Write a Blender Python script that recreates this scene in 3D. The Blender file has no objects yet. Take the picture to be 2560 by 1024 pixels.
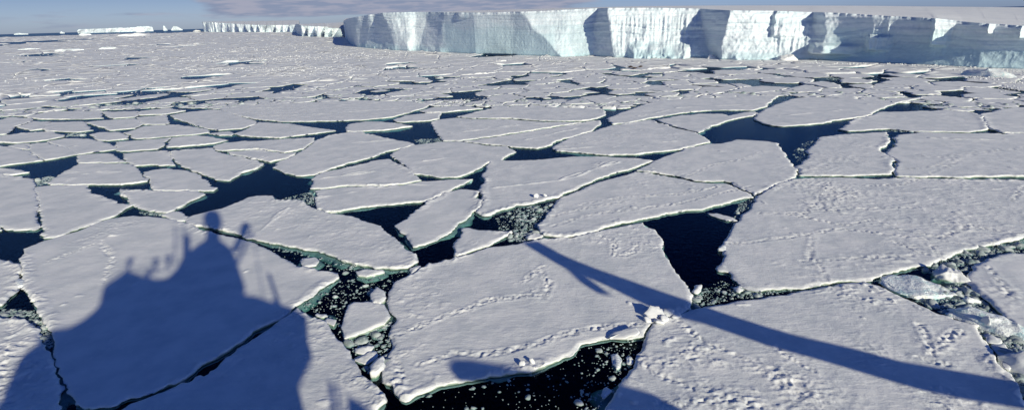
import bpy, bmesh, math, random, time
import numpy as np
from mathutils import Vector, Matrix, geometry, kdtree
T0=time.time()
random.seed(7); RNG=np.random.default_rng(7)
S=bpy.context.scene; COL=S.collection
# ---------------------------------------------------------------- camera
W0,H0=2560.,1024.; F=1300.; CH=22.0
ROLL=math.atan(.0275); PITCH=math.atan((512-50.8)*math.cos(ROLL)/F)
cr,sr=math.cos(ROLL),math.sin(ROLL)
fw=Vector((0,math.cos(PITCH),-math.sin(PITCH)))
up0=Vector((0,math.sin(PITCH),math.cos(PITCH))); rt0=Vector((1,0,0))
# the horizon climbs to the right in the photo
rt=(rt0*cr-up0*sr).normalized(); up=(up0*cr+rt0*sr).normalized()
CAMP=Vector((0,0,CH))
cam=bpy.data.cameras.new('camera'); co=bpy.data.objects.new('camera',cam); COL.objects.link(co)
cam.sensor_fit='HORIZONTAL'; cam.sensor_width=36; cam.lens=36*F/W0; cam.clip_start=.1; cam.clip_end=200000
M=Matrix((rt,up,-fw)).transposed().to_4x4(); M.translation=CAMP; co.matrix_world=M
S.camera=co
RT=np.array(rt);UP=np.array(up);FW=np.array(fw)
def rays(p):
    p=np.asarray(p,float).reshape(-1,2)
    d=FW[None]*F+RT[None]*(p[:,0:1]-W0/2)-UP[None]*(p[:,1:2]-H0/2)
    return d
def ground(p,z=0.0):
    d=rays(p); t=(CH-z)/np.maximum(-d[:,2],1e-3)
    return np.c_[d[:,0]*t,d[:,1]*t]
def g1(x,y,z=0.0):
    return ground([(x,y)],z)[0]
def at_range(p,R):
    d=rays(p); h=np.hypot(d[:,0],d[:,1]); t=np.asarray(R)/h
    return np.c_[d[:,0]*t,d[:,1]*t,CH+d[:,2]*t]
def hz(x): return 86-.0275*np.asarray(x,float)
# ---------------------------------------------------------------- noise
def _h(i,j,s):
    n=(i.astype(np.int64)*374761393+j.astype(np.int64)*668265263+s*1442695041)&0xffffffff
    n=((n^(n>>13))*1274126177)&0xffffffff
    return ((n^(n>>16))&0xffffff)/float(0xffffff)
def vn(x,y,s=0):
    i=np.floor(x);j=np.floor(y);fx=x-i;fy=y-j
    fx=fx*fx*(3-2*fx);fy=fy*fy*(3-2*fy)
    a=_h(i,j,s);b=_h(i+1,j,s);c=_h(i,j+1,s);d=_h(i+1,j+1,s)
    return (a+(b-a)*fx)*(1-fy)+(c+(d-c)*fx)*fy
def fbm(x,y,o=4,s=0):
    r=0;a=.5;t=0
    for k in range(o):
        r=r+a*vn(x,y,s+k*17);t+=a;a*=.5;x,y=x*1.62+y*1.17+3.1,y*1.62-x*1.17+7.7
    return r/t
def ridge(x,y,o=3,s=0):
    r=0;a=.5;t=0
    for k in range(o):
        r=r+a*(1-np.abs(2*vn(x,y,s+k*31)-1));t+=a;a*=.5;x,y=x*1.6+y*1.2+1.3,y*1.6-x*1.2+4.2
    return r/t
def ss(a,b,x):
    t=np.clip((x-a)/(b-a),0,1);return t*t*(3-2*t)
# ---------------------------------------------------------------- materials
def newmat(n):
    m=bpy.data.materials.new(n);m.use_nodes=True;nt=m.node_tree
    return m,nt,nt.nodes['Principled BSDF'],nt.nodes['Material Output']
def nd(nt,t,**k):
    n=nt.nodes.new(t)
    for a,b in k.items():
        if a in n.inputs.keys(): n.inputs[a].default_value=b
        else: setattr(n,a,b)
    return n
def noise(nt,vec,scale,detail=4,rough=.55):
    n=nd(nt,'ShaderNodeTexNoise');n.inputs['Scale'].default_value=scale;n.inputs['Detail'].default_value=detail;n.inputs['Roughness'].default_value=rough
    nt.links.new(vec,n.inputs['Vector']);return n.outputs['Fac']
def mp(nt,val,a,b,c=0,d=1):
    n=nd(nt,'ShaderNodeMapRange');n.interpolation_type='SMOOTHSTEP'
    for i,v in zip(('From Min','From Max','To Min','To Max'),(a,b,c,d)): n.inputs[i].default_value=v
    nt.links.new(val,n.inputs['Value']);return n.outputs['Result']
def mixc(nt,f,a,b):
    n=nd(nt,'ShaderNodeMix',data_type='RGBA')
    if isinstance(f,(int,float)): n.inputs[0].default_value=f
    else: nt.links.new(f,n.inputs[0])
    for i,v in ((6,a),(7,b)):
        if isinstance(v,tuple): n.inputs[i].default_value=(*v,1)
        else: nt.links.new(v,n.inputs[i])
    return n.outputs[2]
def mth(nt,op,a,b=None):
    n=nd(nt,'ShaderNodeMath',operation=op)
    for i,v in enumerate((a,b)):
        if v is None: continue
        if isinstance(v,(int,float)): n.inputs[i].default_value=v
        else: nt.links.new(v,n.inputs[i])
    return n.outputs[0]
def scaled(nt,vec,sx,sy,sz,rot=0):
    n=nd(nt,'ShaderNodeMapping');n.inputs['Scale'].default_value=(sx,sy,sz);n.inputs['Rotation'].default_value=(0,0,rot)
    nt.links.new(vec,n.inputs['Vector']);return n.outputs[0]
def snowmat(name,fine=1.0,col=(.80,.80,.80),dirt=(.66,.68,.70),waterline=True,bump=.35):
    m,nt,b,o=newmat(name)
    g=nd(nt,'ShaderNodeNewGeometry');P=g.outputs['Position']
    n1=noise(nt,P,.35*fine,5,.6);n2=noise(nt,P,2.2*fine,5,.6)
    c=mixc(nt,mp(nt,n1,.35,.7),col,dirt)
    n3=noise(nt,P,.11*fine,6,.65);c=mixc(nt,mp(nt,n3,.50,.66,0,.45),c,(.60,.63,.66))
    c=mixc(nt,mp(nt,n2,.55,.75,0,.5),c,(.88,.88,.87))
    if waterline:
        sep=nd(nt,'ShaderNodeSeparateXYZ');nt.links.new(P,sep.inputs[0])
        jz=mth(nt,'ADD',sep.outputs[2],mth(nt,'MULTIPLY',n2,.12))
        w=mp(nt,jz,.11,.24,1,0)
        sn=nd(nt,'ShaderNodeSeparateXYZ');nt.links.new(g.outputs['True Normal'],sn.inputs[0])
        w=mth(nt,'MULTIPLY',w,mp(nt,sn.outputs[2],.45,.8,1,0))
        c=mixc(nt,w,c,(.30,.40,.33))
    nt.links.new(c,b.inputs['Base Color']);b.inputs['Roughness'].default_value=.75;b.inputs['Specular IOR Level'].default_value=.2
    # wind-carved grain (stretched one way) over fine crust
    st=noise(nt,scaled(nt,P,.9*fine,3.2*fine,1,math.radians(62)),1,6,.62)
    cr_=noise(nt,P,7*fine,4,.65)
    big=noise(nt,P,1.1*fine,3,.5)
    hsum=mth(nt,'ADD',mth(nt,'MULTIPLY',st,.055/fine),mth(nt,'ADD',mth(nt,'MULTIPLY',cr_,.030/fine),mth(nt,'MULTIPLY',big,.055/fine)))
    bp=nd(nt,'ShaderNodeBump');bp.inputs['Strength'].default_value=bump;bp.inputs['Distance'].default_value=1.0
    nt.links.new(hsum,bp.inputs['Height']);nt.links.new(bp.outputs[0],b.inputs['Normal'])
    return m
M_snow=snowmat('floe_snow',1.0)
M_crust=snowmat('crusted_snow',1.15,bump=.75)
M_far=snowmat('far_snow',.35,waterline=False,bump=.5)
M_chunk=snowmat('brash_snow',2.0,col=(.46,.50,.50),dirt=(.17,.24,.24),waterline=False)
# submerged ice, pale blue green
M_foot,nt,b,o=newmat('submerged_ice')
g=nd(nt,'ShaderNodeNewGeometry');n1=noise(nt,g.outputs['Position'],1.5,4)
nt.links.new(mixc(nt,mp(nt,n1,.3,.7),(.22,.26,.27),(.33,.37,.37)),b.inputs['Base Color']);b.inputs['Roughness'].default_value=.6
# turquoise bergy ice above water
M_teal,nt,b,o=newmat('turquoise_ice')
g=nd(nt,'ShaderNodeNewGeometry');n1=noise(nt,g.outputs['Position'],1.3,5,.6)
nt.links.new(mixc(nt,mp(nt,n1,.3,.5),(.55,.76,.77),(.84,.87,.87)),b.inputs['Base Color']);b.inputs['Roughness'].default_value=.35
bp=nd(nt,'ShaderNodeBump');bp.inputs['Strength'].default_value=.6;bp.inputs['Distance'].default_value=.25
nt.links.new(noise(nt,g.outputs['Position'],3.5,5,.65),bp.inputs['Height']);nt.links.new(bp.outputs[0],b.inputs['Normal'])
# sea water
M_water,nt,b,o=newmat('sea_water');nt.nodes.remove(b)
g=nd(nt,'ShaderNodeNewGeometry')
bp=nd(nt,'ShaderNodeBump');bp.inputs['Strength'].default_value=.35;bp.inputs['Distance'].default_value=.12
nt.links.new(noise(nt,g.outputs['Position'],2.2,3,.5),bp.inputs['Height'])
gl=nd(nt,'ShaderNodeBsdfGlossy');gl.inputs['Roughness'].default_value=.08;nt.links.new(bp.outputs[0],gl.inputs['Normal'])
gl.inputs['Color'].default_value=(.18,.27,.40,1)
tr=nd(nt,'ShaderNodeBsdfTransparent');tr.inputs['Color'].default_value=(.82,.93,.92,1)
fr=nd(nt,'ShaderNodeFresnel');fr.inputs['IOR'].default_value=1.333;nt.links.new(bp.outputs[0],fr.inputs['Normal'])
mx=nd(nt,'ShaderNodeMixShader');nt.links.new(mth(nt,'MULTIPLY',fr.outputs[0],mth(nt,'SUBTRACT',1.0,g.outputs['Backfacing'])),mx.inputs[0]);nt.links.new(tr.outputs[0],mx.inputs[1]);nt.links.new(gl.outputs[0],mx.inputs[2])
nt.links.new(mx.outputs[0],o.inputs['Surface'])
va=nd(nt,'ShaderNodeVolumeAbsorption');va.inputs['Color'].default_value=(.14,.60,.58,1);va.inputs['Density'].default_value=.75
nt.links.new(va.outputs[0],o.inputs['Volume'])
M_bed,nt,b,o=newmat('deep_water');b.inputs['Base Color'].default_value=(.001,.003,.004,1);b.inputs['Roughness'].default_value=1;b.inputs['Specular IOR Level'].default_value=0
# glacier cliff
def cliffmat(name,k=1.0):
    m,nt,b,o=newmat(name)
    g=nd(nt,'ShaderNodeNewGeometry');P=g.outputs['Position']
    at=nd(nt,'ShaderNodeAttribute',attribute_name='ice')
    n1=noise(nt,P,.12*k,5,.6)
    st=noise(nt,scaled(nt,P,.01*k,.01*k,1.1*k),1,5,.6)
    c=mixc(nt,mp(nt,n1,.35,.7),(.76,.81,.86),(.66,.74,.80))
    c=mixc(nt,mp(nt,st,.42,.58,0,.65),c,(.56,.66,.72))
    c=mixc(nt,at.outputs['Fac'],c,(.52,.68,.74))
    nt.links.new(c,b.inputs['Base Color']);b.inputs['Roughness'].default_value=.6;b.inputs['Specular IOR Level'].default_value=.3
    bp=nd(nt,'ShaderNodeBump');bp.inputs['Strength'].default_value=.45;bp.inputs['Distance'].default_value=1
    hh=mth(nt,'ADD',mth(nt,'MULTIPLY',st,.5/k),mth(nt,'MULTIPLY',noise(nt,P,.5*k,5,.65),.7/k))
    nt.links.new(hh,bp.inputs['Height']);nt.links.new(bp.outputs[0],b.inputs['Normal'])
    return m
M_cliff=cliffmat('glacier_ice'); M_cliff_far=cliffmat('far_glacier_ice',.3)
def plain(n,c,r=.5,metal=0):
    m,nt,b,o=newmat(n)
    g=nd(nt,'ShaderNodeNewGeometry');f=noise(nt,g.outputs['Position'],1.7,5)
    nt.links.new(mixc(nt,f,c,tuple(x*.8 for x in c)),b.inputs['Base Color']);b.inputs['Roughness'].default_value=r;b.inputs['Metallic'].default_value=metal
    return m
# ---------------------------------------------------------------- object helpers
def tag(o,label=None,cat=None,group=None,kind=None):
    if label:o['label']=label
    if cat:o['category']=cat
    if group:o['group']=group
    if kind:o['kind']=kind
    return o
def mk(name,V,Fs,mat,parent=None,smooth=False):
    me=bpy.data.meshes.new(name)
    V=np.asarray(V,np.float32).reshape(-1,3)
    if isinstance(Fs,np.ndarray) and Fs.ndim==2:
        n,k=Fs.shape
        me.vertices.add(len(V));me.vertices.foreach_set('co',V.ravel())
        me.loops.add(n*k);me.loops.foreach_set('vertex_index',Fs.astype(np.int32).ravel())
        me.polygons.add(n);me.polygons.foreach_set('loop_start',np.arange(0,n*k,k,dtype=np.int32))
        me.update(calc_edges=True);me.validate()
    else:
        me.from_pydata(V.tolist(),[],[tuple(map(int,f)) for f in Fs])
    if smooth: me.polygons.foreach_set('use_smooth',np.ones(len(me.polygons),bool))
    me.materials.append(mat);me.update()
    o=bpy.data.objects.new(name,me);COL.objects.link(o)
    if parent:o.parent=parent
    return o
def recenter(o):
    """put the origin at the thing's base centre"""
    me=o.data;n=len(me.vertices);a=np.empty(n*3,np.float32);me.vertices.foreach_get('co',a);a=a.reshape(-1,3)
    c=(a.min(0)+a.max(0))/2;c[2]=0
    a-=c;me.vertices.foreach_set('co',a.ravel());me.update();o.location=c.tolist();return c
# ================================================================ FLOES TRACED FROM THE PHOTO
FL=[]
def fl(rough,label,s):
    v=[float(a) for a in s.replace(',',' ').split()]
    FL.append((rough,label,np.array(v).reshape(-1,2)))
fl(.12,'large smooth floe at lower left carrying most of the dark ship shadow','62,618 110,600 140,592 200,575 230,560 270,545 330,538 400,543 440,550 470,558 500,574 560,588 630,604 680,627 710,645 740,662 760,666 800,672 847,681 845,692 820,708 790,725 755,750 738,765 700,795 640,825 610,848 567,875 510,905 475,930 435,957 410,967 362,987 295,997 285,1005 250,1009 225,1016 182,1011 180,993 162,975 155,955 150,918 142,908 135,885 135,873 143,855 125,835 120,825 112,808 102,788 82,768 76,740 62,715 56,690 50,660')
fl(.55,'ridged floe at bottom edge right of the wide diagonal crack, half in ship shadow','745,774 765,790 800,800 815,803 826,823 840,843 855,854 876,875 876,893 893,907 897,925 912,943 935,958 950,976 962,990 958,1003 930,1030 900,1090 300,1090 300,1026 325,1010 362,994 412,975 437,964 475,950 492,938 505,941 517,937 525,925 570,890 600,865 640,842 700,803')
fl(.75,'track-pocked floe in the bottom left corner beside the thin black crack','-70,790 0,795 62,800 72,813 90,825 93,845 110,858 120,873 130,880 131,893 141,918 143,948 149,958 148,983 145,1024 145,1090 -70,1090')
fl(.5,'small rough floe cut by the left edge, below the open dark lead','-70,640 0,648 25,657 47,665 49,677 38,686 41,710 32,727 10,752 0,760 -70,768')
fl(.12,'smooth floe at left edge above the dark lead with vertical crack on its right','-70,430 0,436 82,446 86,463 89,481 90,512 88,544 91,567 86,571 32,569 5,561 0,572 -70,578')
fl(.12,'smooth floe right of the vertical crack, above the shadowed big floe','89,467 95,465 135,462 207,463 217,473 237,483 265,496 295,506 329,512 295,530 287,536 250,547 220,562 187,572 147,589 107,595 110,587 107,571 105,544 101,512 97,500 94,488')
fl(.08,'wide flat floe between the left dark lead and the round-cornered floe','120,455 145,441 160,428 182,416 200,408 250,408 325,409 335,418 350,431 361,443 360,452 332,457 250,459 210,460 125,459')
fl(.1,'pointed narrow floe left of the broad dark lead in the left half','300,473 387,477 487,477 497,481 507,484 475,501 457,512 415,531 370,522 332,511 320,498 305,486')
fl(.1,'round-cornered floe in a ring of dark water, left of the broad lead','362,428 375,425 405,422 475,427 495,436 505,446 525,463 542,470 532,475 487,475 387,474 380,463 377,451 367,438')
fl(.1,'small dull slab wedged at the upper edge of the shadowed floe','400,537 430,528 447,528 466,540 466,548 440,549 425,546')
fl(.3,'long lens-shaped floe with wind-carved snow, right of the mast shadow','468,548 475,541 502,532 540,524 582,512 622,491 640,489 680,488 690,500 740,501 757,506 765,514 790,523 815,530 855,534 877,541 897,546 920,554 947,566 955,575 990,596 1010,619 1015,626 1037,639 1039,654 1020,666 977,668 935,667 890,656 850,648 815,631 795,625 752,618 700,607 640,597 575,577 525,566 472,561')
fl(.08,'tapered floe whose left edge borders the broad dark lead, upper of a pair','782,443 805,431 855,421 880,416 927,402 965,397 972,397 982,406 1002,413 1025,423 1032,433 1042,441 1049,449 1040,451 1015,457 960,461 865,462 815,469 782,470 785,456')
fl(.08,'long floe beneath the tapered one, pointing right into a dark lead','786,475 815,473 865,467 960,465.5 1015,461 1050,453 1100,449 1182,447 1140,467 1127,472 1097,487 1060,502 1010,505 935,511 857,524 815,527 802,521 793,514 792,496 795,481')
fl(.05,'smooth kite-shaped floe with turquoise lower edge near picture centre','1060,506 1097,491 1127,476 1155,472 1197,477 1193,493 1205,498 1202,511 1199,517 1165,546 1135,568 1105,588 1065,606 1035,616 1025,597 1015,584 997,572 985,562 1015,547 1040,524 1055,512')
fl(.06,'small triangular floe between the kite-shaped floe and the big central floe','1150,569 1172,568 1195,574 1240,577 1280,578 1260,591 1227,607 1190,622 1140,639 1132,637 1134,609 1145,597 1154,582')
fl(.42,'huge central floe crossed by animal tracks and the upper boom shadow','1070,660 1115,648 1165,636 1215,617 1265,612 1305,607 1335,600 1392,594 1430,594 1475,580 1492,578 1530,568 1580,559 1607,554 1611,566 1640,572 1647,582 1657,602 1657,617 1665,637 1680,662 1695,682 1717,712 1725,730 1723,768 1705,776 1660,795 1630,811 1607,840 1555,844 1532,840 1492,848 1450,853 1430,878 1405,888 1360,910 1325,928 1280,932 1220,940 1152,948 1105,960 1065,973 1015,995 1005,992 965,955 961,923 972,880 985,860 982,843 975,835 980,813 989,793 975,773 967,749 972,732 982,707 1000,697 1030,684')
fl(.9,'huge rough snow floe filling the bottom right with the long boom shadow across','1727,773 1760,768 1800,759 1890,744 1965,734 2002,724 2040,719 2095,708 2160,703 2195,709 2242,732 2282,752 2317,768 2340,780 2370,788 2382,795 2407,804 2445,805 2440,814 2455,835 2466,853 2476,868 2488,893 2502,920 2525,930 2540,963 2545,978 2560,1013 2640,1090 1480,1090 1515,1018 1530,988 1547,955 1570,930 1585,915 1592,880 1609,845 1632,815 1652,803 1687,787 1712,778')
fl(.38,'broad floe at right covered in criss-crossing penguin tracks','1893,488 1920,474 1950,458 1967,451 1985,446 2090,443 2160,446 2200,447 2260,445 2300,446 2370,447 2420,450 2500,449 2560,450 2640,450 2640,585 2555,590 2520,602 2470,610 2420,622 2390,632 2340,647 2290,662 2232,677 2170,695 2107,700 2070,703 2040,707 1975,718 1920,721 1900,724 1875,720 1855,712 1837,694 1827,677 1801,674 1802,667 1815,652 1816,632 1812,612 1817,597 1832,572 1835,559 1847,554 1860,534 1880,517 1889,502')
fl(.3,'long floe lined with parallel tracks above the black diamond-shaped lead','1587,430 1615,433 1655,440 1705,447 1727,453 1767,458 1812,458 1830,465 1852,475 1872,482 1881,489 1830,501 1790,511 1770,518 1690,527 1640,538 1605,546 1542,556 1497,571 1455,583 1410,591 1357,586 1345,563 1355,557 1367,539 1387,519 1392,507 1405,493 1450,475 1492,456 1530,446 1580,433')
fl(.2,'floe with jagged snow heap on its lower rim, left of the tracked long floe','1235,399 1280,401 1340,399 1405,393 1455,390 1530,392 1572,395 1622,399 1630,400 1612,406 1587,417 1530,432 1492,447 1442,467 1415,480 1395,492 1330,505 1292,511 1280,516 1240,526 1215,536 1197,535 1195,530 1203,511 1210,493 1207,481 1202,473 1212,456 1211,436 1217,416 1224,404')
fl(.08,'smooth floe with pointed right tip above the kite-shaped floe','977,386 1002,369 1040,362 1110,353 1155,354 1202,362 1260,365 1280,373 1290,377 1280,382 1250,399 1220,405 1205,415 1165,435 1147,441 1102,442 1065,435 1037,432 1027,422 1005,407 990,397')
fl(.1,'broad floe with white lower rim right of the broad dark lead','685,416 695,406 740,387 763,373 789,352 827,338 870,330 897,330 940,340 990,350 1030,357 1035,361 1010,367 965,377 927,392 875,405 825,420 780,435 750,438 715,431')
fl(.25,'long floe left of the blue arrowhead-shaped lead','1404,356 1427,344 1480,329 1525,314 1562,310 1625,298 1650,308 1680,318 1712,325 1737,330 1755,339 1770,348 1771,354 1742,360 1705,370 1655,377 1592,384 1517,385 1442,378 1390,376 1383,364')
fl(.2,'floe directly below the blue arrowhead-shaped lead','1591,426 1615,412 1642,398 1650,394 1690,380 1717,370 1770,359 1800,358 1845,349 1920,353 1940,356 1951,371 1971,398 1981,416 1989,423 1985,438 1963,450 1920,467 1887,484 1877,476 1855,469 1831,454 1812,450 1767,451 1730,446 1705,440 1655,432 1615,427')
fl(.8,'hummocky floe right of the arrowhead lead, strewn with snow lumps','2047,343 2080,338 2145,333 2212,329 2220,341 2222,353 2197,376 2210,383 2234,396 2223,413 2231,421 2231,428 2220,434 2145,436 2090,437 2002,437 1992,419 2020,396 2022,376')
fl(.25,'wide floe at the right edge with a thin dark crack below it','2243,338 2307,330 2407,333 2512,335 2560,333 2640,333 2640,438 2560,440 2520,438 2420,441 2345,439 2282,441 2247,440 2242,431 2238,421 2251,406 2240,398 2215,384 2245,356 2240,347')
fl(.35,'floe above the hummocky one, with dark slot-like lead on its upper side','2100,323 2137,298 2180,289 2195,280 2330,277 2345,275 2420,280 2450,288 2465,311 2467,322 2420,329 2295,327 2232,321 2182,322 2120,326')
fl(.2,'floe cut by the right edge beside the lens-shaped dark lead','2454,286 2466,283 2512,271 2560,267 2640,264 2640,331 2560,330 2515,331 2477,322 2468,311')
fl(.2,'large floe just above the blue arrowhead-shaped lead','1887,298 1920,310 1957,314 2007,311 2057,306 2095,299 2135,294 2180,285 2177,281 2200,271 2237,258 2310,242 2210,251 2095,245 2020,242 1990,245 1960,254 1912,273 1890,289')
fl(.1,'pointed floe left of the arrowhead lead, beneath a thin dark slot','1642,298 1705,288 1750,284 1805,284 1822,290 1860,280 1890,279 1893,283 1880,288 1830,297 1780,315 1745,330 1737,326 1705,319 1680,313 1652,303')
fl(.15,'wide smooth floe above the thin dark slot, right of centre','1528,309 1520,296 1540,286 1570,276 1614,259 1660,250 1710,247 1800,243 1920,238 1945,240 1930,250 1911,267 1880,275 1800,274 1742,277 1705,281 1630,293 1565,307')
fl(.08,'smooth floe right of the small blue wedge, upper of the centre pair','1142,291 1240,269 1280,267 1380,267 1500,272 1511,279 1508,288 1493,295 1452,301.5 1345,300 1280,295 1180,294.5')
fl(.08,'wide smooth floe beneath the centre pair\'s hairline crack','1077,307 1095,300 1140,294 1180,297.5 1280,299 1345,304 1450,306 1380,316 1330,325 1280,332 1227,340 1152,350 1111,350 1106,341 1096,336 1091,326')
fl(.1,'slender floe between the centre pair and the narrow blue lead below','1160,352 1227,344 1280,336 1380,319.5 1455,307.5 1500,300 1503,305 1478,327 1430,340 1388,352 1375,360 1345,370 1280,365.5 1260,361.5 1202,357.5')
fl(.1,'dagger-shaped floe between two dark leads left of centre','866,316 877,309 915,303 960,304 1030,315 965,324 897,327.5 868,327')
fl(.06,'small sliver of floe left of the small blue wedge','987,299 1015,288 1060,284 1102,282 1095,296 1075,301 1000,304 990,304')
fl(.06,'thin floe bordering the upper side of the small blue wedge','1050,277 1080,268 1145,264 1205,271 1107,280 1070,281')
fl(.6,'long ridged floe with white snow streaks above the dagger-shaped floe','552,271 640,262 760,256 900,251 1030,253 1073,262 1060,269 1020,281 980,292 900,299 800,302 700,303 642,297 600,289 570,280')
fl(.08,'pointed floe left of the dark lead below the long ridged floe','590,333 625,318 645,305 727,309 765,316 838,326 790,332 702,343 642,341 600,337')
fl(.08,'rhombic floe on the left with its upper edge on rubble','427,288 462,282 520,274 550,274 575,283 610,295 638,302 638,310 605,320 550,324 522,321 477,308 445,297')
fl(.06,'floe between the pointed floe and the broad dark lead','535,365 562,357 605,352 640,351.5 702,347.5 745,344 784,345 780,353 763,366 758,371 715,379 640,371 560,375 539,374')
fl(.06,'thin wedge of floe touching the top of the broad dark lead','568,379 640,374.5 715,382.5 742,380 735,386 695,399 682,402 660,400 640,396 620,392 580,384')
fl(.08,'large smooth floe on the upper left shore of the broad dark lead','424,378 525,369 540,378 575,388 620,398 640,402 663,407 640,420 605,430 570,450 550,449 502,430 475,422 456,412 436,396')
fl(.06,'small square floe above the round-cornered floe','311,383 360,379 416,377 420,387 428,401 438,411 375,410 336,414 323,403 311,392')
fl(.06,'low narrow floe above the wide flat floe at left','197,387 225,384 275,383 290,393 313,403 300,404 202,405.5 193,401')
fl(.06,'trapezoid floe with an arrow-shaped dark notch on its left','292,353 325,352 423,344 411,356 408,365 390,371 305,377 297,375 294,363')
fl(.1,'floe right of the trapezoid one with snow ring marks','432,343 487,338 520,340 565,350 525,359 450,365 419,366 424,356')
fl(.06,'broad floe over the small narrow one in the left half','118,354 162,345 220,346.5 250,354 285,364 290,371 250,377 195,384 183,378 157,366')
fl(.06,'floe whose lower edge forms the shore of the left dark lead','78,359 115,357 150,365 177,374 190,385 150,392 112,399 101,390 80,382 75,370')
fl(.06,'floe at the left edge on the upper shore of the left dark lead','-70,362 0,365 12,366 72,378 76,386 103,401 50,406 0,414 -70,420')
fl(.06,'tiny triangular floe near left edge above the dark lead','20,364 37,360 71,358.5 70,374 40,370')
fl(.06,'low wide floe at left edge below the blue arrow notch','-70,340 0,339 60,333 125,329 157,338 152,342 112,350 35,356 0,354 -70,355')
fl(.06,'white tongue of ice reaching into the left dark lead','-70,418 0,421 40,424 71,431 40,434 0,435 -70,434')
fl(.06,'floe at left edge above the blue arrow notch','-70,298 0,299 25,292 75,297 80,300 69,306 37,316 14,334 0,335 -70,338')
fl(.06,'wedge floe right of the blue arrow notch','82,303 125,304 123,310 108,322 85,324 49,317 72,308')
fl(.06,'dark-bordered floe between the wedge floe and a curved blue lead','129,304 205,303 210,309 230,325 195,329 113,326 115,318')
fl(.06,'floe right of the curved blue lead on the left side','212,304 335,295 347,304 353,311 336,320 275,325 267,320 237,312')
fl(.06,'small floe with a ragged right edge in the upper left field','342,293 412,288.5 419,296 420,303 422,307 410,310 358,310 350,301')
fl(.1,'long low floe with drifted snow in the upper left field','313,331 340,323 359,315 425,311.5 473,315 517,324 522,330 487,335 405,341 341,346 332,338')
fl(.06,'small wedge floe with blue arrow lead on its right','228,334 250,330 300,329.5 309,334 322,345 275,350 250,350.5 234,343')
fl(.1,'flat floe with snowy lower rim in the upper left','62,291 95,285 130,278 249,277 254,295 207,297 100,297')
fl(.06,'flat floe beside the small blue spike, upper left','256,280 343,277 345,284 334,292 285,295 270,290')
fl(.06,'narrow floe left of the rhombic floe','349,277 420,270 459,277 412,285 350,287')
fl(.06,'little floe below the rhombic floe','525,332 570,328 584,333 581,337 550,337')
fl(.3,'rough floe on the right edge beside the turquoise rubble channel','2414,682 2437,662 2470,646 2502,636 2560,631 2640,626 2640,900 2560,843 2545,828 2525,800 2492,769 2470,749 2435,719 2421,702')
small=[]
def sm(label,h,mat,s):
    v=[float(a) for a in s.replace(',',' ').split()]
    small.append((label,h,mat,np.array(v).reshape(-1,2)))
sm('oval floe with bright lower edge in the dark channel left of the central floe',.32,0,'857,793 868,768 872,759 885,752 930,750 962,759 970,768 977,788 962,805 915,825 880,838 861,846 852,818')
sm('upright white ice slab above the oval floe',.45,0,'927,730 942,714 962,724 965,742 952,755 932,752')
sm('small rounded pan in the channel below the lens-shaped floe',.22,0,'755,644 787,642 797,652 790,661 762,664 754,657')
sm('flat oblong pan at the lower tip of the lens-shaped floe',.22,0,'889,678 915,673 957,672 960,678 915,691 894,687')
sm('small white pan pinched between the lens floe and the central floe',.2,0,'1024,669 1050,663 1052,669 1027,682')
sm('small grey ice plate left of the oval floe, upper of two',.15,0,'787,788 793,782 815,784 817,790 800,795')
sm('small grey ice plate left of the oval floe, lower of two',.2,0,'812,794 840,798 837,808 832,814 810,803')
sm('jagged white pan at the top of the rubble pocket below the oval floe',.25,0,'887,868 905,862 920,858 935,860 925,870 912,878 892,876')
sm('grey pan in the middle of the rubble pocket below the oval floe',.2,0,'907,883 925,874 940,874 943,883 930,897 915,905 890,893')
sm('narrow upturned ice ridge in the rubble pocket below the oval floe',.55,0,'927,908 940,895 957,886 960,903 950,920 940,928 925,930')
sm('small bright block floating in the black diamond-shaped lead',.35,0,'1732,722 1740,709 1754,708 1750,722 1740,726')
sm('thin elongated pan at the top right of the black diamond-shaped lead',.18,0,'1770,531 1792,533 1830,543 1844,551 1817,549 1787,539')
sm('little white block on the right shore of the black diamond-shaped lead',.4,0,'1797,619 1807,609 1816,613 1816,621')
sm('white ice lump in the lower right corner of the black diamond-shaped lead',.3,0,'1836,716 1850,712 1857,722 1852,727 1842,724')
sm('flat shadow-tipped pan at the upper start of the boom shadow',.22,0,'1315,592 1337,583 1357,588 1355,594 1320,597')
sm('dirty grey plate broken off the corner of the huge rough floe, uppermost',.22,0,'2460,832 2480,830 2505,845 2497,853 2474,852')
sm('dirty grey plate broken off the huge rough floe, middle one',.2,0,'2482,858 2512,855 2522,888 2497,888 2488,875')
sm('dirty grey plate broken off the huge rough floe, lowest one',.2,0,'2500,893 2520,890 2531,905 2526,925 2511,921')
sm('tilted oblong ice block floating in the black lead at the bottom',.25,1,'1531,884 1543,880 1553,895 1552,913 1542,918 1534,905')
sm('small rounded block beside the tilted one in the bottom black lead',.2,1,'1568,890 1576,886 1580,897 1578,905 1570,904')
sm('blue-shaded plate near the corner of the bottom black lead',.2,0,'1498,985 1515,966 1525,972 1523,982 1505,995')
sm('ice block at the left edge of the picture in the small dark lead',.3,1,'38,697 45,694 54,700 52,711 41,712')
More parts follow.
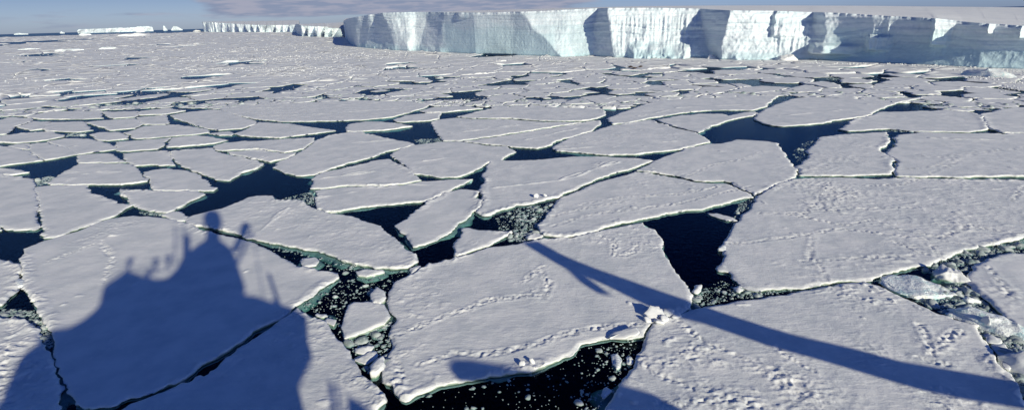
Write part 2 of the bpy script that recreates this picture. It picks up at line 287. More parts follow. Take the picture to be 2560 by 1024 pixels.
# tracks (polylines in picture px, projected to the snow)
TR=['985,835 1050,810 1110,785 1160,770 1220,745 1300,735 1365,735 1372,700 1350,668','1050,905 1100,890 1130,877 1200,882 1280,870 1340,855 1410,830 1480,815 1600,805',
'1815,605 1870,603 1920,595 2000,585 2100,568 2200,580 2290,592 2400,605 2430,610','1960,530 2040,545 2110,560 2190,545 2250,570 2350,592 2430,560 2470,570 2556,580',
'2030,590 2025,640 2050,660 2070,700','2000,650 2050,648 2130,642 2280,635','1380,562 1480,532 1600,518 1700,505 1800,480 1880,462','1450,508 1560,490 1700,482 1840,455',
'2260,420 2330,415 2400,390 2480,375 2600,360','2170,462 2260,458 2330,430 2400,400','2290,384 2340,393 2440,377 2560,370','1715,440 1780,410 1860,395 1912,375','1390,365 1500,350 1590,325 1660,318',
'1495,585 1535,600 1535,635 1565,635 1590,618 1592,606','1940,860 1990,900 2030,920','1600,880 1610,905 1650,935 1700,950 1730,965','2300,805 2320,850 2330,880 2360,850 2400,820','2290,885 2330,900 2370,905',
'1700,880 1740,865 1780,870 1720,890','960,870 990,905 1000,940 985,965','30,790 15,870 5,940 20,1000','2470,660 2500,700 2530,740','1310,700 1335,680 1360,660','2330,610 2350,640 2290,625 2240,600','1370,540 1450,520 1560,500',
'1990,440 2080,450 2040,500 2000,540','1900,530 2000,528 2120,520 2280,515','120,650 250,600 280,640 260,700','2530,500 2560,460','1620,770 1700,800 1760,850 1860,890','1640,1000 1700,1010 1790,990 1900,1010']
TRW=[]
for s in TR:
    v=np.array([float(a) for a in s.replace(',',' ').split()]).reshape(-1,2)
    TRW.append(ground(v,.4))
# heaps of broken snow (picture point, radius in px) and thin old refrozen crack ridges
HEAP=[]
for px,py,rr_,hh in ((2100,395,60,.5),(2060,420,40,.5),(2095,478,70,.6),(2060,510,55,.5),(1990,452,40,.5),(1665,905,42,.6),(1590,950,30,.4),(1810,1000,70,.7),(1930,930,60,.45),(2020,985,80,.6),(930,868,45,.4),(900,945,60,.5),(2360,1000,70,.45),(1000,950,40,.5),(1020,880,30,.4),(30,880,45,.6),(10,960,60,.6),(2400,560,60,.35),(1500,412,26,.6),(1300,415,22,.4),(700,500,40,.35),(720,530,50,.3),(960,615,45,.35),(300,560,50,.35),(215,600,30,.3),(1730,885,35,.5),(1790,900,25,.5),(1350,735,40,.4),(2220,640,40,.4),(2300,620,40,.4),(2500,720,50,.45),(1700,1000,40,.4),(2330,860,40,.4),(2180,880,60,.3),(1180,610,40,.2),(1225,405,12,.9),(660,445,10,.6),(690,400,14,.7),(640,290,20,.5)):
    c_=g1(px,py,.3);HEAP.append((c_[0],c_[1],rr_*np.hypot(*c_)/F,hh*.42))
RDG=[]
for t_ in ('780,363 850,359 990,348','800,446 900,432 1010,420','795,494 880,480 1010,460 1090,462','640,291 800,285 1000,270','600,271 750,268 960,256','1060,402 1180,386 1265,373','1400,250 1500,238 1700,250','1150,330 1300,312 1450,300','1310,350 1450,318','1690,352 1560,362 1400,372','120,430 300,428','950,830 1100,800','640,585 720,520','2330,345 2560,352','1950,290 2100,275','1600,290 1700,268 1850,262','560,440 660,392','1230,470 1400,450 1540,405'):
    v_=np.array([float(a) for a in t_.replace(',',' ').split()]).reshape(-1,2);RDG.append(ground(v_,.25))
def seg_dist(P,A,B):
    """min distance from points P (n,2) to segments A->B"""
    out=np.full(len(P),1e9)
    for a,b in zip(A,B):
        ab=b-a;L=ab@ab+1e-12
        t=np.clip(((P-a)@ab)/L,0,1)
        d=P-a-t[:,None]*ab
        out=np.minimum(out,d[:,0]**2+d[:,1]**2)
    return np.sqrt(out)
def inside(P,poly):
    x,y=P[:,0],P[:,1];r=np.zeros(len(P),bool);n=len(poly)
    for i in range(n):
        x1,y1=poly[i];x2,y2=poly[i-1]
        if y1==y2: continue
        c=((y1>y)!=(y2>y))&(x<(x2-x1)*(y-y1)/(y2-y1)+x1);r^=c
    return r
def area(p): return .5*np.sum(p[:,0]*np.roll(p[:,1],-1)-np.roll(p[:,0],-1)*p[:,1])
def roughen(poly,step,amp):
    """subdivide and roughen an outline with position-based noise, so facing shores match"""
    out=[]
    n=len(poly)
    for i in range(n):
        a=poly[i];b=poly[(i+1)%n];L=np.hypot(*(b-a));k=max(1,int(round(L/step)))
        for j in range(k): out.append(a+(b-a)*j/k)
    q=np.array(out)
    dx=(fbm(q[:,0]*.45,q[:,1]*.45,3,5)-.5)*2.2+(fbm(q[:,0]*2.4,q[:,1]*2.4,3,6)-.5)*.9
    dy=(fbm(q[:,0]*.45,q[:,1]*.45,3,8)-.5)*2.2+(fbm(q[:,0]*2.4,q[:,1]*2.4,3,9)-.5)*.9
    jx=(ridge(q[:,0]*.9,q[:,1]*.9,3,11)-.62)*1.0;jy=(ridge(q[:,0]*.9+9,q[:,1]*.9,3,12)-.62)*1.0
    q=q+np.c_[dx+jx,dy+jy]*amp
    return q
def normals2(q):
    t=np.roll(q,-1,0)-np.roll(q,1,0);t/=np.maximum(np.hypot(t[:,0],t[:,1]),1e-9)[:,None]
    return np.c_[t[:,1],-t[:,0]]    # outward for ccw
def hfield(P,de,rough,tracks,top=.30,rimk=1.0):
    x,y=P[:,0],P[:,1]
    h=top+.07*(fbm(x*.13,y*.13,3,1)-.5)+.05*(fbm(x*.6,y*.6,3,2)-.5)
    # rounded shoulder at the very edge
    h-=(.05+.13*vn(x*1.7,y*1.7,19)*ss(.35,.65,fbm(x*.5,y*.5,2,20)))*np.exp(-(de/.14)**2)
    # broken rim of piled snow here and there along the edge
    rm=ss(.50,.72,fbm(x*.11,y*.11,3,21))*rimk
    h+=rm*np.clip(1-de/1.1,0,1)*(.05+.42*np.clip(ridge(x*1.3,y*1.3,3,22)-.45,0,1))
    # hummocky, wind-crusted areas
    m=ss(.42,.62,fbm(x*.10+9,y*.10,4,31))
    mid=np.clip(ridge(x*1.0+.7*y,y*1.7-.3*x,4,33)-.50,0,1)
    h+=rough*(.15+.85*m)*.18*mid*np.clip(de/.4,0,1)
    lump=np.clip(fbm(x*1.7,y*1.7,3,35)-.60,0,1)
    h+=rough*(.12+.88*m)*.55*lump
    # a few lone hummocks everywhere
    h+=.55*np.clip(vn(x*.42,y*.42,40)*vn(x*1.3,y*1.3,41)-.70,0,1)
    cx_,cy_=x.mean(),y.mean();ext=max(x.max()-x.min(),y.max()-y.min())
    for hx,hy,hr,hh in HEAP:
        if abs(hx-cx_)<ext/2+3*hr and abs(hy-cy_)<ext/2+3*hr:
            g_=np.exp(-(((x-hx)**2+(y-hy)**2)/hr**2)*(.5+1.2*vn(x*.7,y*.7,44)))
            h+=hh*g_*np.clip(ridge(x*1.9+y*.3,y*2.1,4,45)-.42,0,1)*np.clip(de/.25,0,1)
    for t in RDG:
        if t[:,0].max()>x.min() and t[:,0].min()<x.max() and t[:,1].max()>y.min() and t[:,1].min()<y.max():
            td=seg_dist(P,t[:-1],t[1:])+(vn(x*.3,y*.3,57)-.5)*1.2
            h+=np.exp(-(td/.22)**2)*(.03+.13*vn(x*1.1,y*1.1,58))
    # pressed tracks: pits and lumps in a line
    if len(tracks):
        td=np.full(len(P),1e9)
        for t in tracks: td=np.minimum(td,seg_dist(P,t[:-1],t[1:]))
        td=td+(vn(x*.8,y*.8,55)-.5)*.3
        w=np.exp(-(np.clip(td,0,9)/.30)**2)
        h+=w*(.17*(vn(x*3.6,y*3.6,52)-.5)+.10*(vn(x*7,y*7,53)-.5))+.02*np.exp(-((td-.4)/.15)**2)
    return h
def build_floe(polypx,rough,label,top=.25,mat=M_snow,name='ice_floe',group=None,foot=True,world=None,detail=1.0,cat='ice floe',rimk=1.0,amp=None):
    q=ground(polypx,top) if world is None else world
    if area(q)<0: q=q[::-1]
    if world is None and np.hypot(*q.mean(0))>60:
        q=q+normals2(q)*(.0017*np.hypot(*q.mean(0)))
    rmin=np.min(np.hypot(q[:,0],q[:,1]));rc=np.hypot(*q.mean(0))
    s=max(.085,.0030*(.65*rmin+.35*rc))*detail
    a=min(.40,.0046*rc) if amp is None else amp
    q=roughen(q,max(s*1.1,.14),a)
    # drop near-duplicate points
    keep=np.hypot(*(q-np.roll(q,1,0)).T)>s*.15;q=q[keep]
    nb=len(q)
    x0,y0=q.min(0);x1,y1=q.max(0)
    gx,gy=np.meshgrid(np.arange(x0,x1,s),np.arange(y0,y1,s*.87))
    gx=gx+(np.arange(gx.shape[0])%2)[:,None]*s*.5
    P=np.c_[gx.ravel(),gy.ravel()];P=P+(RNG.random(P.shape)-.5)*s*.35
    P=P[inside(P,q)]
    # distance only matters near the edge
    A,B=q,np.roll(q,-1,0)
    if len(P):
        st=max(1,nb//160)
        de=seg_dist(P,q[::st],np.roll(q[::st],-1,0)) if st>1 else seg_dist(P,A,B)
        k=de>s*.55
        P=P[k];de=de[k]
    allp=np.vstack([q,P]) if len(P) else q
    d_all=np.r_[np.zeros(nb),de] if len(P) else np.zeros(nb)
    vs,es,fs,_,_,_=geometry.delaunay_2d_cdt([Vector(p) for p in allp.tolist()],[],[list(range(nb))],1,1e-5)
    V2=np.array([tuple(v) for v in vs])
    # recover edge distance for output verts (input order is kept by the cdt)
    if len(V2)>=len(allp): dd=np.r_[d_all,np.zeros(len(V2)-len(allp))]
    else: dd=seg_dist(V2,A,B)
    # which tracks touch this floe
    bx0,by0=V2.min(0)-1;bx1,by1=V2.max(0)+1
    tk=[t for t in TRW if (t[:,0].max()>bx0 and t[:,0].min()<bx1 and t[:,1].max()>by0 and t[:,1].min()<by1)] if world is None else []
    z=hfield(V2,dd,rough,tk,top,rimk)
    V=np.c_[V2,z]
    F_=np.array([f for f in fs if len(f)==3],np.int32)
    # consistent up-facing winding
    a_=V2[F_[:,0]];b_=V2[F_[:,1]];c_=V2[F_[:,2]]
    cr2=(b_[:,0]-a_[:,0])*(c_[:,1]-a_[:,1])-(b_[:,1]-a_[:,1])*(c_[:,0]-a_[:,0])
    F_[cr2<0]=F_[cr2<0][:,::-1]
    # walls: ring just below edge, at the waterline, and below it
    n=normals2(q)
    w1=q+n*((fbm(q[:,0]*3,q[:,1]*3,2,60)-.5)*.22+(fbm(q[:,0]*.4,q[:,1]*.4,3,61)-.48)*.7)[:,None]
    w2=q-n*.05
    base=len(V);ring=[]
    Vw=[np.c_[w1,np.full(nb,top*.45)],np.c_[w2,np.full(nb,-.02)],np.c_[q-n*min(1.2,.15*math.sqrt(abs(area(q)))),np.full(nb,-.22)]]
    V=np.vstack([V]+Vw)
    i=np.arange(nb);j=(i+1)%nb
    quads=[]
    prev=0
    for r in range(3):
        cur=base+r*nb
        quads.append(np.c_[prev+i,cur+i,cur+j]);quads.append(np.c_[prev+i,cur+j,prev+j])
        prev=cur
    F_=np.vstack([F_]+quads)
    o=mk(name,V,F_,mat,smooth=True)
    c=recenter(o)
    if foot:
        k=np.clip((fbm(q[:,0]*.16,q[:,1]*.16,3,70)-(.53+.0012*max(0,rc-45)))*5,0.0,1)*(.5+.6*fbm(q[:,0]*1.5,q[:,1]*1.5,2,71))
        f0=q-n*.1; f1=q+n*(.02+.34*k)[:,None]; f2=q+n*(.05+.85*k)[:,None]; f3=q-n*min(1.2,.15*math.sqrt(abs(area(q))))
        Vf=np.vstack([np.c_[f0,np.full(nb,-.10)],np.c_[f1,-.11-.08*k],np.c_[f2,-.13-.37*k],np.c_[f3,-.18-.44*k]])
        qs=[]
        for r in range(3): qs.append(np.c_[r*nb+i,(r+1)*nb+i,(r+1)*nb+j,r*nb+j])
        fo=mk('submerged_foot',Vf-c,np.vstack(qs),M_foot,parent=o,smooth=True)
    tag(o,label,cat,group)
    return o
for rough,label,p in FL:
    build_floe(p,rough,label,mat=M_crust if rough>=.38 else M_snow)
for label,h,mt,p in small:
    build_floe(p,.25,label,top=h,mat=M_teal if mt else M_snow,name='ice_pan' if not mt else 'ice_block',cat='ice pan' if not mt else 'ice block',detail=.8,rimk=.6,amp=.12)
print('traced floes',time.time()-T0)
# ================================================================ PACK BEYOND: Voronoi floes round the traced ones and the leads
LEADS='''18,251 45,241 100,241 60,247|133,233 150,228 205,228 215,231 160,236|230,243 260,234 290,230 350,222 300,234|362,237 370,222 378,222 374,236|370,250 395,247 400,246 380,251|405,240 425,234 440,237 410,241|515,215 525,213 528,218 517,219|460,239 500,227 560,213 600,206 610,208 560,218 520,226|128,201 160,197 188,197 160,201|98,174 110,172 130,175|40,155 60,153 65,156|298,163 310,162 328,164|325,147 350,143 345,147|95,127 143,125 140,128|110,135 132,133 130,136|315,115.5 427,110.5 380,115|440,117 515,109 470,116|-80,120 0,116.5 80,109.5 200,103 320,92.5 290,91.5 200,95 100,100 0,106 -80,110|330,86 420,83 516,80 516,75.5 420,78.5 340,81|330,94.5 380,91.5 375,94|860,247 900,243 950,251|770,243 790,239 845,245 800,246|1050,250 1120,236 1180,226 1185,235 1220,245 1160,250 1060,252|915,235 925,226 950,228 930,237|657,227 680,217 705,228|715,223 725,217 740,224|742,213 752,212 750,217|1075,193 1090,190 1112,194 1100,199|1000,202 1050,206 1100,201 1095,207 1010,206|1230,213 1250,203 1285,205 1290,211|970,223 985,220 1015,222 990,226|1367,184 1400,188 1425,199 1440,206 1465,219 1460,220 1430,208 1400,192|1465,220 1510,216 1520,214 1515,228 1535,234 1490,235|1340,247 1400,241 1475,238 1400,246|1280,192 1320,186 1290,193|1280,203 1320,204 1310,206|1510,182 1540,186 1570,189 1620,187 1625,192 1615,196 1575,192 1540,188|1620,205 1650,200 1655,205 1630,212|1560,235 1590,232 1600,229 1595,238 1575,237|1685,242 1700,234 1722,228 1710,235|1780,213 1800,197 1830,198 1812,205 1765,215|1820,203 1880,203 1990,210 1995,214 1940,215 1860,209|1528,175 1535,165 1552,167 1560,175|1740,173 1775,168 1780,171 1750,176|1720,179 1760,178 1765,181|1845,170 1900,172 1870,171|1660,163 1700,161 1695,166|1890,179 1940,184 2030,194 2030,196 1940,187|2030,195 2060,192 2085,191 2098,200 2060,203 2035,201|2103,208 2128,207 2118,216 2105,214|2175,186 2215,184 2235,190 2210,203 2185,204 2172,192|2230,181 2270,181 2240,184|2357,204 2365,193 2400,196 2395,204|2115,167 2145,166 2140,171|2345,238 2375,226 2425,232 2400,236 2365,240|2147,220 2230,227 2320,237 2310,240 2230,229|1910,268 1935,243 1990,232 1998,240 1965,253 1925,270|2540,234 2560,225 2600,230|230,262 275,258 300,260 250,265|130,268 150,266 145,271|420,262 480,257 495,259 440,264|560,247 640,240 655,243 600,250|170,275 188,270 185,276'''
leads=[np.array([float(a) for a in s.replace(',',' ').split()]).reshape(-1,2) for s in LEADS.split('|')]
YB=np.array([(-400,300),(-60,290),(60,288),(130,276),(250,274),(420,267),(550,270),(640,261),(760,254),(900,249),(1030,251),(1080,264),(1145,262),(1240,267),(1380,265),(1505,270),(1560,270),(1610,256),(1700,246),(1920,237),(2020,240),(2210,249),(2240,256),(2310,256),(2335,275),(2420,276),(2512,268),(2560,263),(2640,261),(3000,255)])
yb=lambda x:np.interp(x,YB[:,0],YB[:,1])
# the shelf front, as picture points; the pack stops there
BASE=np.array([(869,100),(875,110),(893,118.5),(935,122.5),(985,125.5),(1020,127.5),(1090,130),(1130,132),(1190,135),(1280,137),(1405,141),(1505,143),(1605,145),(1780,148),(1880,150),(2080,152),(2220,156),(2345,161),(2445,166),(2560,170),(2640,171.5),(2720,173),(2800,175),(2900,177)],float)
basey=lambda x:np.interp(x,BASE[:,0],BASE[:,1])
blocked=[]
ys=[]
for x in np.arange(-60,2640,14.):
    y=yb(x)+.8
    while y<yb(x)+26: blocked.append((x,y));y+=2.6
for y in np.arange(270,1080,6.):
    for x in (-75,-62,2622,2640): blocked.append((x,y))
for L in leads:
    x0,y0=L.min(0);x1,y1=L.max(0)
    stx=max(2.,min(9.,(x1-x0)/6));sty=max(.5,(y1-y0)/5)
    gx,gy=np.meshgrid(np.arange(x0,x1,stx),np.arange(y0,y1+.01,sty));P=np.c_[gx.ravel(),gy.ravel()]
    blocked+= [tuple(p) for p in P[inside(P,L)]]+[tuple(p) for p in L]
BW=ground(np.array(blocked),.3)
def topx(P3):
    P3=np.atleast_2d(P3);d=P3-np.array([0,0,CH]);z=d@FW
    return np.c_[W0/2+F*(d@RT)/z,H0/2-F*(d@UP)/z]
seeds=[];cell={}
def try_add(x,y,s):
    r=s*.72;k=s
    i,j=int(x//12),int(y//12);n=int(r//12)+1
    for a in range(i-n,i+n+1):
        for b in range(j-n,j+n+1):
            for (u,v,t) in cell.get((a,b),()):
                if (u-x)**2+(v-y)**2<(.5*(r+t))**2*1.6: return
    cell.setdefault((i,j),[]).append((x,y,r));seeds.append((x,y,s))
R2=random.Random(3)
def spacing(r,th):
    s=9 if r<170 else 9+ (r-170)*.055
    return min(s,.055*r+4)
LB=[(L,L.min(0),L.max(0)) for L in leads]
def allowed(x,y):
    p=topx([(x,y,.3)])[0]
    if y<20: return False
    if p[1]<hz(p[0])+5.0: return False
    if p[0]>860 and p[1]<basey(p[0])+1.5 : return False
    if p[0]>500 and p[0]<=860 and p[1]<82: return False
    if -80<p[0]<2640 and p[1]>yb(p[0])-1: return False
    for L,(a0,b0),(a1,b1) in LB:
        if a0<p[0]<a1 and b0<p[1]<b1 and inside(p[None],L)[0]: return False
    return True
for it in range(80000):
    u=R2.random();r=math.exp(math.log(60)+u*(math.log(5000)-math.log(60)))
    th=math.radians(R2.uniform(-54,54));x=r*math.sin(th);y=r*math.cos(th)
    if not allowed(x,y): continue
    pq=topx([(x,y,.3)])[0]
    nr=1 if not(-80<pq[0]<2640) else min(1,max(.42,(yb(pq[0])-pq[1])/16))
    try_add(x,y,spacing(r,th)*R2.choice((.75,1,1.25,1.7))*nr)
print('seeds',len(seeds))
N=len(seeds);kd=kdtree.KDTree(N);kb=kdtree.KDTree(len(BW))
for i,(x,y,s) in enumerate(seeds): kd.insert((x,y,0),i)
for i,(x,y) in enumerate(BW): kb.insert((x,y,0),N+i)
kd.balance();kb.balance()
def clip(poly,m,n):
    out=[];k=len(poly)
    for i in range(k):
        a=poly[i];b=poly[(i+1)%k]
        da=(a[0]-m[0])*n[0]+(a[1]-m[1])*n[1];db=(b[0]-m[0])*n[0]+(b[1]-m[1])*n[1]
        if da<=0: out.append(a)
        if (da<0<db) or (db<0<da):
            t=da/(da-db);out.append((a[0]+(b[0]-a[0])*t,a[1]+(b[1]-a[1])*t))
    return out
cells=[]
for i,(x,y,s) in enumerate(seeds):
    if R2.random()<(.004 if x*x+y*y<62500 else .018): continue
    R=s*1.5;poly=[(x-R,y-R),(x+R,y-R),(x+R,y+R),(x-R,y+R)]
    r=math.hypot(x,y);gap=R2.choice((.04,.06,.09,.2))*(1+r/1200)
    for co_,idx,d in kd.find_n((x,y,0),28)+kb.find_n((x,y,0),70):
        if idx==i or d<1e-3: continue
        n=((co_[0]-x)/d,(co_[1]-y)/d)
        hd=d/2-gap if idx<N else max(d-.12,.3*d)
        poly=clip(poly,(x+n[0]*hd,y+n[1]*hd),n)
        if len(poly)<3: break
    if len(poly)<3: continue
    q=np.array(poly);A=abs(area(q))
    if A<2: continue
    cells.append((r,q,A))
cells.sort(key=lambda c:c[0])
print('cells',len(cells),time.time()-T0)
def seg_simple(q,r,top=.22):
    """a far floe: walls, raised broken rim, nearly flat top"""
    if area(q)<0:q=q[::-1]
    st=max(.8,.006*r)
    q=roughen(q,st,min(.5,.0022*r))
    c=q.mean(0);n=len(q)
    L=np.hypot(*(q-c).T)
    def inset(d): return c+(q-c)*np.clip(1-d/np.maximum(L,.1),.15,1)[:,None]
    a=inset(.25+.001*r);b=inset(.8+.003*r);m=inset(np.maximum(L*.5,.9))
    rim=np.clip(fbm(q[:,0]*.09,q[:,1]*.09,2,81)-.42,0,1)*1.6*ridge(q[:,0]*.8,q[:,1]*.8,2,82)
    V=np.vstack([np.c_[q,np.full(n,-.3)],np.c_[q,np.full(n,top-.08)],np.c_[a,top+rim*(.8+.9*min(1,max(0,(r-180)/150))+.0012*r)],np.c_[b,top+.15*rim],np.c_[m,top+.12*(fbm(m[:,0]*.3,m[:,1]*.3,3,83)-.5)],[[c[0],c[1],top]]])
    i=np.arange(n);j=(i+1)%n;Fs=[]
    for k in range(4):
        Fs.append(np.c_[k*n+i,k*n+j,(k+1)*n+j]);Fs.append(np.c_[k*n+i,(k+1)*n+j,(k+1)*n+i])
    Fs.append(np.c_[4*n+i,4*n+j,np.full(n,5*n)])
    return V,np.vstack(Fs)
zones=[(0,700,'snow-covered floe in the broken pack at left below the far icebergs','floes of the left middle distance'),
       (700,1300,'pale floe in the pack between the brash field and the centre floes','floes of the central middle distance'),
       (1300,1950,'flat grey-white floe in the pack in front of the fluted cliff','floes in front of the fluted cliff'),
       (1950,9999,'flat floe in the pack below the shaded right end of the cliff','floes below the shaded cliff')]
inview=0;farV=[];farF=[];off=0
NI=300-len(FL)-8
for r,q,A in cells:
    c=q.mean(0);p=topx([(c[0],c[1],.3)])[0]
    vis=(c[1]>5) and -120<p[0]<2680 and p[1]<1060
    # keep the tessellation irregular
    if vis and inview<NI and A>12:
        inview+=1
        zi=[z for z in zones if p[0]<z[1]][0]
        o=build_floe(None,R2.choice((.1,.1,.2,.5)),zi[2],world=q,foot=False,group=zi[3],detail=1.25,top=R2.uniform(.10,.26),amp=min(.8,.0035*r),rimk=1.6)
    else:
        V,Fs=seg_simple(q,r);farV.append(V);farF.append(Fs+off);off+=len(V)
o=mk('distant_pack_ice',np.vstack(farV),np.vstack(farF),M_far,smooth=False)
tag(o,'distant field of broken white pack ice stretching towards the horizon','pack ice',kind='stuff')
print('pack',inview,off,time.time()-T0)
# ================================================================ BRASH
def chunk_mesh(n,cx,cy,r,h,rng,flat=.6):
    """n irregular plates / lumps"""
    V=[];Fs=[];o=0
    K=5
    ang=np.arange(K)/K*2*np.pi
    for i in range(n):
        a=ang+rng.uniform(0,6.28);rr=r[i]*(.6+.6*rng.random(K))
        ex=rng.uniform(.55,1);ro=rng.uniform(0,3.14)
        px=rr*np.cos(a);py=rr*ex*np.sin(a)
        qx=px*math.cos(ro)-py*math.sin(ro);qy=px*math.sin(ro)+py*math.cos(ro)
        tx,ty=rng.normal(0,.25,2)
        z=h[i]*(.7+.5*rng.random(K))+ (tx*qx+ty*qy)*.6
        k=flat*(.7+.5*rng.random(K))
        V.append(np.c_[cx[i]+qx,cy[i]+qy,np.full(K,-.15*r[i]-.01)])
        V.append(np.c_[cx[i]+qx*k,cy[i]+qy*k,np.maximum(z,.015)])
        V.append([[cx[i],cy[i],h[i]*rng.uniform(.8,1.5)]])
        b=o;I=np.arange(K);J=(I+1)%K
        Fs.append(np.c_[b+I,b+J,b+K+J]);Fs.append(np.c_[b+I,b+K+J,b+K+I]);Fs.append(np.c_[b+K+I,b+K+J,np.full(K,b+2*K)])
        o+=2*K+1
    return np.vstack(V),np.vstack(Fs)
BZ=[ # polygon px, count, rmin, rmax
('650,603 700,615 800,640 890,665 1000,675 1030,680 970,700 880,690 800,668 700,640',130,.05,.35),
('750,765 830,705 900,695 985,700 965,760 900,752 870,760 855,850 820,795',330,.04,.35),
('870,850 980,800 985,860 970,900 960,930 930,935 890,900',300,.05,.5),
('1290,520 1390,508 1385,520 1355,555 1345,565 1358,590 1310,605 1270,600 1290,560',650,.06,.55),
('1240,545 1290,520 1310,560 1250,580',160,.05,.3),
('1735,735 1800,700 1850,715 1900,728 2080,706 2060,715 1960,732 1800,755 1730,770',380,.05,.4),
('1010,1000 1300,935 1450,870 1590,850 1590,900 1510,1020 1000,1060',190,.04,.3),
('1500,850 1600,848 1590,900 1560,935 1480,1040 1440,1020',160,.05,.3),
('1830,560 1850,500 1890,490 1880,515 1855,545',200,.05,.35),
('2300,670 2420,625 2560,600 2560,628 2470,644 2415,680 2420,700 2340,690',650,.06,.55),
('2290,750 2400,700 2430,720 2500,790 2540,850 2480,850 2440,800 2380,790 2320,765',900,.06,.6),
('2440,810 2500,790 2560,850 2560,1010 2545,975 2530,925 2490,880',700,.06,.55),
('88,447 125,440 140,445 118,460 95,462 90,475',260,.08,.5),
('700,495 780,480 792,500 790,515 755,508',160,.08,.4),
('60,775 82,770 110,810 135,850 128,875 95,845 75,812',260,.05,.4),
('1035,350 1105,345 1110,355 1050,362',200,.1,.6),
('170,334 215,332 212,341 165,341',160,.1,.6),
('345,530 415,533 410,540 360,536',80,.06,.3),
('1980,375 2020,350 2045,345 2022,378 2020,396 1993,415',120,.08,.4),
('0,770 60,775 62,795 0,790',120,.08,.5),
('480,310 520,320 500,322 470,313',80,.1,.5),('620,285 650,293 640,297 610,290',120,.15,.7),
('0,290 30,288 20,295 0,297',60,.1,.6),
('2210,320 2300,326 2300,330 2215,330',120,.1,.5),('2060,192 2098,196 2098,202 2070,200',120,.15,.7),
('1790,180 1920,165 2150,160 2150,170 1900,178',120,.2,.9),
]
for a_,b_ in zip(range(-60,2620,60),range(0,2680,60)):
    BZ.append((f'{a_},{yb(a_)-13} {b_},{yb(b_)-13} {b_},{yb(b_)+1} {a_},{yb(a_)+1}',60,.15,1.1))
rng=np.random.default_rng(11)
def sample_px(poly,n):
    x0,y0=poly.min(0);x1,y1=poly.max(0);out=np.zeros((0,2))
    while len(out)<n:
        P=np.c_[rng.uniform(x0,x1,n*3),rng.uniform(y0,y1,n*3)];out=np.vstack([out,P[inside(P,poly)]])
    return out[:n]
cx=[];cy=[];rr=[]
bigs=[]
for s,n,a,b in BZ:
    poly=np.array([float(t) for t in s.replace(',',' ').split()]).reshape(-1,2)
    G=ground(sample_px(poly,n),0);r=a*(b*.8/a)**(rng.random(n)**3.0)
    cx.append(G[:,0]);cy.append(G[:,1]);rr.append(r)
    big=ground(sample_px(poly,max(2,n//70)),0)
    for g_ in big: bigs.append((g_[0],g_[1],b*rng.uniform(.9,1.4)))
cx=np.concatenate(cx);cy=np.concatenate(cy);rr=np.concatenate(rr)
V,Fs=chunk_mesh(len(cx),cx,cy,rr,rr*rng.uniform(.03,.15,len(rr))+.004,rng)
tag(mk('brash_ice',V,Fs,M_chunk),'countless small crumbs of brash ice floating in the dark leads','brash ice',kind='stuff')
def ice_lump(name,x,y,r,h,mat,label,cat,group=None,seed=0,sx=1,sy=1,rot=0,ridged=0,z0=-.2,sub=3):
    bm=bmesh.new();bmesh.ops.create_icosphere(bm,subdivisions=sub,radius=1)
    V=np.array([v.co[:] for v in bm.verts]);ff=np.array([[v.index for v in f.verts] for f in bm.faces]);bm.free()
    # angular break planes
    rg=np.random.default_rng(seed)
    for k in range(12):
        n=rg.normal(0,1,3);n[2]=abs(n[2])*.8;n/=np.linalg.norm(n);d=rg.uniform(.55,.85)
        t=V@n-d;V=V-np.maximum(t,0)[:,None]*n
    nz=fbm(V[:,0]*2.2+seed*3.3,V[:,1]*2.2+V[:,2]*1.7,4,90)
    V=V*(1+.45*(nz-.5))[:,None]
    if ridged: V[:,2]+=ridged*ridge(V[:,0]*4,V[:,1]*1.0+seed,2,91)
    V=V*np.array([r*sx,r*sy,h])
    c,s_=math.cos(rot),math.sin(rot)
    V=np.c_[V[:,0]*c-V[:,1]*s_,V[:,0]*s_+V[:,1]*c,V[:,2]+z0]
    o=mk(name,V,ff,mat);o.location=(x,y,0);tag(o,label,cat,group);return o
for i,(x,y,r) in enumerate(bigs):
    ice_lump('ice_chunk',x,y,r,r*.45,M_chunk,'small white ice chunk drifting among the crumbs of a dark lead','ice chunk','ice chunks drifting in the dark leads',seed=i,sx=1,sy=rng.uniform(.5,.9),rot=rng.uniform(0,3),z0=.02,sub=2)
# larger individual lumps
def lump(px,py,r,h,label,mat=M_teal,**k):
    x,y=g1(px,py,0);return ice_lump('ice_block',x,y,r,h,mat,label,'ice block',**k)
lump(2285,716,2.35,.55,'big turquoise half-sunken ice block in the channel under the tracked right floe',seed=3,sx=1.2,sy=1.1,rot=-.5,z0=-.05,sub=5,ridged=.25)
lump(2370,692,1.5,.85,'white craggy ice block behind the turquoise one in the right channel',mat=M_snow,seed=5,sx=1.25,sy=.9,rot=-.4,z0=.05,sub=5,ridged=.3)
lump(2478,812,1.9,.75,'long ribbed turquoise ice block by the right edge of the huge rough floe',seed=8,sx=1.65,sy=.68,rot=-.95,z0=.1,ridged=.35,sub=5)
lump(2562,920,1.6,.9,'pale rounded ice block at the right edge beside the rough floe corner',mat=M_snow,seed=9,sx=1,sy=1,z0=.1,sub=4)
lump(2462,818,.5,.85,'pointed white fin of ice leaning on the ribbed turquoise block',mat=M_snow,seed=10,sx=.6,sy=1,z0=.2)
for k,(px,py,r,l) in enumerate([(2362,735,.55,'angular grey block in the rubble just below the white craggy block'),(2392,735,.6,'rounded white block right of the angular grey one in the rubble'),(2418,727,.5,'white block in the rubble closest to the rough right-edge floe'),(2424,752,.65,'pale turquoise block low in the rubble above the ribbed block'),(2336,662,.45,'greenish block just beneath the rim of the tracked right floe'),(2515,622,.6,'flat white block in the narrow right end of the channel'),(2552,614,.55,'pale block at the picture edge in the right end of the channel'),(2400,762,.5,'small white block left of the ribbed turquoise block')]):
    lump(px,py,r,r*.6,l,mat=M_chunk if k!=3 else M_teal,seed=20+k,sx=1.2,sy=.8,rot=k,z0=.02,sub=3)
